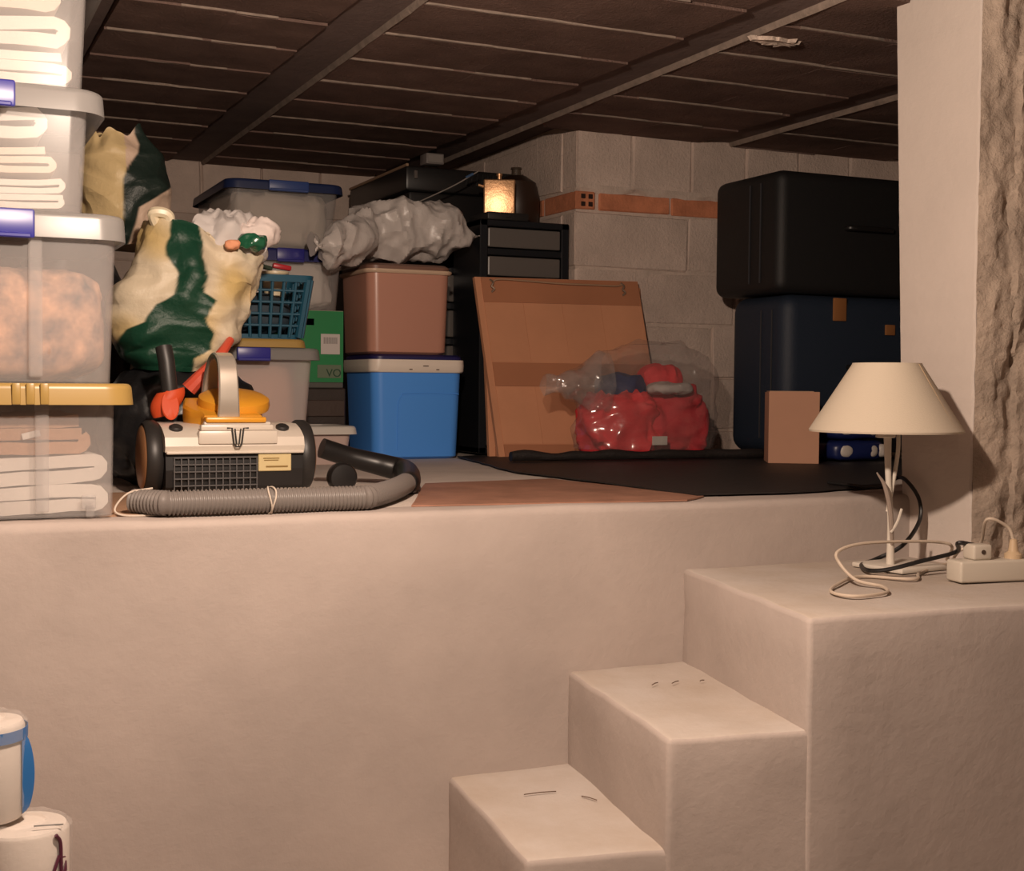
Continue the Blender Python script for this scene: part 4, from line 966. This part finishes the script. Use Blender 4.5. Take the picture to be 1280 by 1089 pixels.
cbag = thing('clear_bag', 'crumpled transparent plastic bag around the red clothes', 'bag', c)
obj('bag_body', me, film, cbag, True, angle=50)
g = G(); secs = []                                          # the loose mouth pointing sideways
k0, k1 = rl(760, 478) - c, rl(680, 482) - c
for i in range(31):
    t = i / 30; q = k0.lerp(k1, t); hh_ = .062 * (1 - t) + .020 + .012 * math.sin(t * 7)
    secs.append([q + Vector((0, .05 * (1 - .6 * t) * math.cos(s), hh_ * math.sin(s))) for s in [2 * math.pi * k / 50 for k in range(50)]])
g.loft(secs, False, False); obj('bag_mouth', facet(g, .06, 13, 73), film_mat('clear_film_folded', 0.14, 0.14), cbag, True, angle=50)

# ================================================================== SUITCASES, CARTON
def suitcase(label, X0, X1, Y0, Y1, z0, z1, m, r=0.05, bulge=.02):
    t = thing('suitcase', label, 'suitcase', ((X0 + X1) / 2, (Y0 + Y1) / 2, z0)); w, d, h = X1 - X0, Y1 - Y0, z1 - z0
    b = obj('shell', G().box((0, 0, 0), (w, d, h), r, 5), m, t, True)
    z_ = G()
    for k in (-.03, .03):
        z_.tube([Vector((-w / 2 - .002, k - .06, r)), Vector((-w / 2 - .002, k - .06, h - r))], .003, 6)
    obj('seam', z_, mat('seam_piping', (0.03, 0.03, 0.035), 0.5), b, True)
    obj('carry_handle', G().tube(spline([(-.09, -d / 2 + .005, h * .55), (-.07, -d / 2 - .022, h * .55), (.07, -d / 2 - .022, h * .55), (.09, -d / 2 + .005, h * .55)], 8), .009, 10), black_pl, t, True)
    return t
navy = mat('navy_nylon', (0.016, 0.026, 0.046), 0.6, bump=.15, bscale=150)
blk = mat('black_nylon', (0.010, 0.0095, 0.010), 0.6, bump=.15, bscale=150)
sY = 3.48
sc_x = onY(981, 450, sY).x
s1 = suitcase('dark blue suitcase with tan leather tags standing on black sheeting', sc_x, sc_x + .68, sY, 3.80, ZM + .012, 1.80, navy)
tan = mat('tan_leather', (0.33, 0.135, 0.045), 0.55)
for x, y, w_ in ((1049, 390, .052), (1112, 408, .04)):
    p = onY(x, y, sY); obj('leather_tag', G().box((p.x - s1.location.x, -.162, p.z - s1.location.z - .03), (w_, .008, .075 if w_ > .05 else .035), .003, 2), tan, s1, True)
for dx in (.05, .35, .62):
    obj('castor', G().lathe([(.012, -.010), (.022, -.008), (.022, .008), (.012, .010)], 20, (-.34 + dx, -.12, .008), RY90), dark_m, s1, True)
p = onY(973, 368, sY)
b0 = 1.802
s2 = suitcase('black soft suitcase resting on the dark blue suitcase', onY(974, 300, sY - .01).x, onY(974, 300, sY - .01).x + .70, sY - .01, 3.85, b0, onY(978, 211, sY).z, blk, r=.035)
# carton with its open flap
cA, cB = onZ(973, 581, ZM), onZ(1034, 582, ZM)
CYf = 3.27
c0x, c1x = onY(973, 560, CYf).x, onY(1034, 560, CYf).x; ch = onY(1000, 489, CYf).z - ZM
ct = thing('cardboard_carton', 'plain brown cardboard carton in front of the blue suitcase', 'carton', ((c0x + c1x) / 2, CYf + .06, ZM), math.radians(-31))
card = mat('brown_card', (0.58, 0.31, 0.20), 0.8, bump=.05, bscale=150, var=.05)
cw = .150
obj('front_panel', G().box((0, -.08, 0), (cw, .004, ch - .002), .001, 1), card, ct)
obj('side_panel', G().box((-cw / 2 + .002, 0, 0), (.004, .156, ch - .004)), card, ct); obj('side_panel', G().box((cw / 2 - .002, 0, 0), (.004, .156, ch - .03)), card, ct)
obj('rear_panel', G().box((0, .08, 0), (cw, .004, ch - .01)), card, ct); obj('bottom_panel', G().box((0, 0, 0), (cw - .008, .156, .004)), card, ct)
obj('top_flap', G().box((-.008, -.02, ch - .004), (cw - .02, .12, .004)), mat('card_pale', (0.46, 0.30, 0.20), 0.8), ct)
# blue and white wrapped packs beside it
pk = mat('navy_print', (0.012, 0.020, 0.10), 0.35); pw = mat('white_print', (0.62, 0.56, 0.50), 0.4)
for k, (lab) in enumerate(('blue and white wrapped pack on the platform beside the carton', 'upper blue and white wrapped pack beside the carton')):
    x0 = onY(1040, 560, 3.30).x
    t = thing('wrapped_pack', lab, 'package', (x0 + .105, 3.36, ZM + .001 + k * .067))
    me = lump(.21, .15, .064, 81 + k, .006, 14, 48, 24, p=4); obj('wrapper', me, pk, t, True)
    for sx in (-.055, .045, .085): obj('white_patch', lump(.05 if sx < 0 else .038, .028, .040, 90 + k, .003, 20, 24, 14), pw, t, True).location = (sx, -.063, .012)

# ================================================================== TABLE LAMP AND CABLES ON THE LANDING
ZL = 1.125
LC = onZ(1117, 712, ZL); LC = Vector((1.862, 2.145, ZL + .002))
lamp = thing('table_lamp', 'white metal table lamp with off-white conical shade on the landing', 'lamp', LC)
ivory = mat('ivory_paint', (0.624, 0.569, 0.491), 0.45)
obj('base', G().box((0, 0, 0.0), (.135, .135, .010), .003, 2, Matrix.Rotation(math.radians(8), 3, 'Z')), ivory, lamp, True)
def lz(y): return onY(1110, y, LC.y).z - LC.z
def lx_(x): return onY(x, 600, LC.y).x - LC.x
zs0, zs1 = lz(540), lz(454)
st = spline([(lx_(1115), 0, .008), (lx_(1114), 0, lz(650)), (lx_(1110), 0, lz(590)), (lx_(1108), 0, zs0 + .02)], 8)
obj('stem', G().tube(st, [.009 - .003 * math.sin(math.pi * k / (len(st) - 1)) for k in range(len(st))], 12), ivory, lamp, True)
obj('branch', G().tube(spline([(lx_(1113), -.008, lz(680)), (lx_(1109), -.012, lz(640)), (lx_(1101), -.014, lz(608)), (lx_(1091), -.012, lz(590))], 6), [.003, .0035, .004, .0045, .005, .005, .005, .005, .005, .005, .005, .0048, .0045, .004, .0035, .003, .0025, .002, .0015][:19], 8), mat('grey_branch', (0.30, 0.24, 0.20), 0.5), lamp, True)
obj('branch', G().tube(spline([(lx_(1112), .004, lz(640)), (lx_(1117), .0, lz(600)), (lx_(1120), -.004, lz(565)), (lx_(1122), .0, zs0)], 6), .0042, 8), ivory, lamp, True)
obj('leaf_twig', G().tube(spline([(lx_(1110), -.012, lz(665)), (lx_(1116), -.016, lz(652)), (lx_(1122), -.014, lz(636))], 6), .0028, 6), ivory, lamp, True)
sxc = lx_(1106); r0 = .0925 * 1.66; r1 = .0425 * 1.62
g = G(); g.lathe([(r0, zs0), (r0 + .001, zs0 + .004), (r1 + .001, zs1 - .003), (r1, zs1), (r1 - .002, zs1), (r0 - .003, zs0)], 72, (sxc, 0, 0), None, False, False)
g.f += [[(0 * 72 + k), (0 * 72 + (k + 1) % 72), 5 * 72 + (k + 1) % 72, 5 * 72 + k] for k in range(72)]
shade_m = mat('shade_fabric', (0.534, 0.46, 0.363), 0.9, bump=.12, bscale=300, spec=.1)
sh_ = obj('shade', g, shade_m, lamp, True, angle=40)
ang = math.radians(-68)
obj('shade_seam', G().tube([Vector((sxc + (r0 + .001) * math.cos(ang), (r0 + .001) * math.sin(ang), zs0 + .002)), Vector((sxc + (r1 + .001) * math.cos(ang), (r1 + .001) * math.sin(ang), zs1 - .002))], .0009, 6), mat('seam_tan', (0.42, 0.30, 0.18), 0.8), sh_)
obj('bulb_holder', G().lathe([(.017, zs0 - .012), (.020, zs0 - .010), (.020, zs0 + .03), (.016, zs0 + .034)], 24, (sxc, 0, 0)), ivory, lamp, True)
g = G()
for k in range(3):
    a_ = 2 * math.pi * k / 3; g.tube([Vector((sxc, 0, zs0 + .034)), Vector((sxc + r1 * math.cos(a_), r1 * math.sin(a_), zs1 - .004))], .0018, 6)
obj('shade_spokes', g, ivory, lamp)
# power strip with plug and adapter
PA, PB = onZ(1201, 731, ZL), Vector((2.12, 1.905, ZL))
pdir = Vector((PB.x - PA.x, PB.y - PA.y, 0)); pl = .30; rzp = math.atan2(pdir.y, pdir.x) - .06
strip = thing('power_strip', 'white extension socket strip with two plugs on the landing', 'power strip', (PA.x, PA.y, ZL + .002), rzp)
sw = mat('strip_white', (0.532, 0.479, 0.403), 0.4)
obj('body', G().box((pl / 2, .025, 0), (pl, .05, .042), .005, 3), sw, strip, True)
ad = obj('adapter_plug', G().box((.055, .028, .042), (.042, .038, .030), .005, 3), sw, strip, True)
obj('pin_hole', G().lathe([(.0045, 0), (.0045, .001)], 16, (.055, .0085, .058), RX90), mat('dark_hole', (0.05, 0.03, 0.02), .8), ad)
obj('plug', G().lathe([(.017, .042), (.017, .050), (.010, .056), (.007, .078), (.004, .080)], 24, (.135, .026, 0)), mat('cream_plug', (0.532, 0.395, 0.251), 0.4), strip, True)
def onl(x, y, h=0.0): return onZ(x, y, ZL + h)
Wp = Matrix.Translation(strip.location) @ Matrix.Rotation(rzp, 4, 'Z')
pt = Wp @ Vector((.135, .026, .078)); pad = Wp @ Vector((.055, .040, .066))
wc = spline([pt, pt + Vector((-.012, .005, .026)), pt + Vector((-.05, .02, .040)), onY(1225, 680, 2.02), onY(1200, 688, 2.04), onl(1185, 705, .006), onl(1150, 716, .006), onl(1105, 718, .004) + Vector((0, -.085, 0)), onl(1075, 722, .004), onl(1045, 733, .004), onl(1040, 742, .004), onl(1070, 747, .004), onl(1108, 742, .004), onl(1100, 733, .005), onl(1070, 725, .012),
             onY(1050, 705, 2.03), onY(1047, 690, 2.04), onY(1075, 680, 2.05), onY(1130, 677, 2.06), onY(1175, 678, 2.06), onY(1190, 684, 2.07), onl(1183, 700, .006)], 8)
wcm = [Vector((p.x, min(p.y, 2.275), max(p.z, ZL + .006))) for p in wc]
single('white_cable', G().tube(wcm, .0032, 8), mat('white_cable', (0.532, 0.441, 0.35), 0.5), 'thin white lamp cable looping over the landing to the strip', 'cable', smooth=True)
bc = spline([pad + Vector((0, .0, .002)), pad + Vector((-.03, .01, .006)), onY(1195, 690, 2.03), onY(1150, 702, 2.03), onl(1110, 712, .016), onl(1085, 713, .010), onl(1077, 706, .008) + Vector((0, .0, 0)), onl(1095, 699, .010), onY(1128, 682, 2.20), onY(1149, 652, 2.22), onY(1149, 625, 2.235), onY(1135, 603, 2.27), onY(1122, 597, 2.31), Vector((1.985, 2.36, ZP + .013)), Vector((1.97, 2.52, ZP + .013))], 8)
bc = [Vector((p.x, p.y, max(p.z, ZL + .007))) for p in bc]
single('black_cable', G().tube(bc, .0045, 8), black_pl, 'black cable running from the strip up behind lamp onto platform', 'cable', smooth=True)

# ================================================================== PAPER ROLLS BELOW
def paper_roll(label, x, y, z, r, h, kind):
    t = thing('paper_roll', label, 'paper roll', (x, y, z), 0, None)
    paper = mat('paper_white', (0.593, 0.53, 0.476), 0.8, bump=.15, bscale=120, spec=.2)
    obj('roll', G().lathe([(r * .9, 0), (r, .006), (r, h - .010), (r * .93, h - .002), (r * .5, h), (r * .05, h - .001)], 48), paper, t, True, angle=50)
    wf = clear('wrap_film', (0.80, 0.76, 0.72), 0.18, rough=.15, trl=.1)
    me = crumple(G().lathe([(r * 1.0, .002), (r * 1.05, .02), (r * 1.05, h * .35), (r * 1.05, h * .7), (r * 1.05, h - .004), (r * .9, h + .004), (r * .5, h + .004)], 64, cap0=False, cap1=False), .004, 24, 5)
    wr_ = obj('wrapper', me, wf, t, True)
    if kind == 'blue':
        bl_ = mat('blue_print', (0.02, 0.12, 0.336), 0.35)
        g = G(); secs = []
        for k in range(25):                                 # printed band round the shoulder
            a = math.radians(-150 + 190 * k / 24); rr = r * 1.065
            secs.append([Vector((rr * math.cos(a), rr * math.sin(a), z_)) for z_ in (h - .026, h - .010)] + [Vector((rr * 1.012 * math.cos(a), rr * 1.012 * math.sin(a), z_)) for z_ in (h - .010, h - .026)])
        g.loft(secs); obj('blue_band', g, bl_, wr_, True)
        g = G(); secs = []
        for k in range(21):                                 # seam flap down the side
            q = k / 20; z_ = .008 + (h - .02) * q; out = .012 * math.sin(math.pi * min(1, q * 1.1)) ** .6; a = math.radians(-20); b_ = math.radians(-34); c_ = r * 1.055
            o_ = Vector(((c_ + out) * math.cos(a), (c_ + out) * math.sin(a), z_)); i_ = Vector((c_ * math.cos(b_), c_ * math.sin(b_), z_))
            secs.append([i_, o_, o_ + Vector((.0, .002, 0)), i_ + Vector((.0, .002, 0))])
        g.loft(secs); obj('blue_flap', g, bl_, wr_, True)
    else:
        pu = mat('purple_print', (0.075, 0.012, 0.03), 0.5)
        g = G(); S_ = lambda a, z_: Vector((r * 1.07 * math.cos(math.radians(a + 8)), r * 1.07 * math.sin(math.radians(a + 8)), z_))
        g.tube(spline([S_(-62, h - .006), S_(-55, h - .020), S_(-54, h - .06), S_(-50, h - .11)], 6), .0028, 8)
        g.tube(spline([S_(-57, h - .036), S_(-66, h - .06), S_(-72, h - .10)], 6), .0026, 8); g.tube(spline([S_(-54, h - .04), S_(-46, h - .042)], 4), .0012, 6)
        g.tube([S_(-44, h - .048), S_(-47, h - .06), S_(-52, h - .068)], [.001, .0035, .001], 8); obj('purple_print', g, pu, wr_, True)
        obj('print_line', G().tube([Vector((r * .55 * math.cos(-.9) - .01, r * .55 * math.sin(-.9) - .015, h + .007)), Vector((r * .95 * math.cos(-.55), r * .95 * math.sin(-.75), h + .004))], .0012, 6), mat('grey_print', (0.18, 0.17, 0.16), .6), wr_)
    return t
ru = onY(36, 930, 2.0); rl_ = onY(92, 1060, 1.96)
ZR = onY(40, 1024, 1.96).z
single('plain_carton', G().box((0, 0, 0), (.30, .26, ZR - .182), .003, 1).box((0, 0, ZR - .182), (.02, .26, .001)), card, 'brown carton standing on the floor under the paper rolls', 'carton', (0.10, 1.97, 0))
paper_roll('white paper roll with purple print under the blue-wrapped roll', rl_.x - .068, 1.96, ZR - .180, .062, .176, 'purple')
paper_roll('white paper roll in blue-edged wrapper standing on the other roll', ru.x - .058, 1.985, ZR + .003, .052, onY(20, 893, 2.0).z - ZR - .003, 'blue')

# dry twigs and bits of dirt on the treads
twig = mat('dry_twig', (0.12, 0.075, 0.05), 0.9)
for k, (x, y, x2, y2, z) in enumerate(((655, 994, 695, 990, .753), (727, 996, 746, 1001, .753), (815, 857, 822, 854, .936), (840, 855, 848, 852, .936), (875, 852, 880, 851, .936))):
    a_, b_ = onZ(x, y, z + .004), onZ(x2, y2, z + .004)
    single('dry_twig', G().tube([Vector((0, 0, 0)), (b_ - a_) * .5 + Vector((0, 0, .001)), b_ - a_], .0010, 6), twig, ('long thin dry twig on the lower plaster step', 'short dry twig beside the long one on lower step', 'short dark bit of dirt on the middle plaster step')[min(k, 2)], 'twig', a_ + Vector((0, 0, .001)), group=(None if k < 2 else 'dirt on the middle step'))
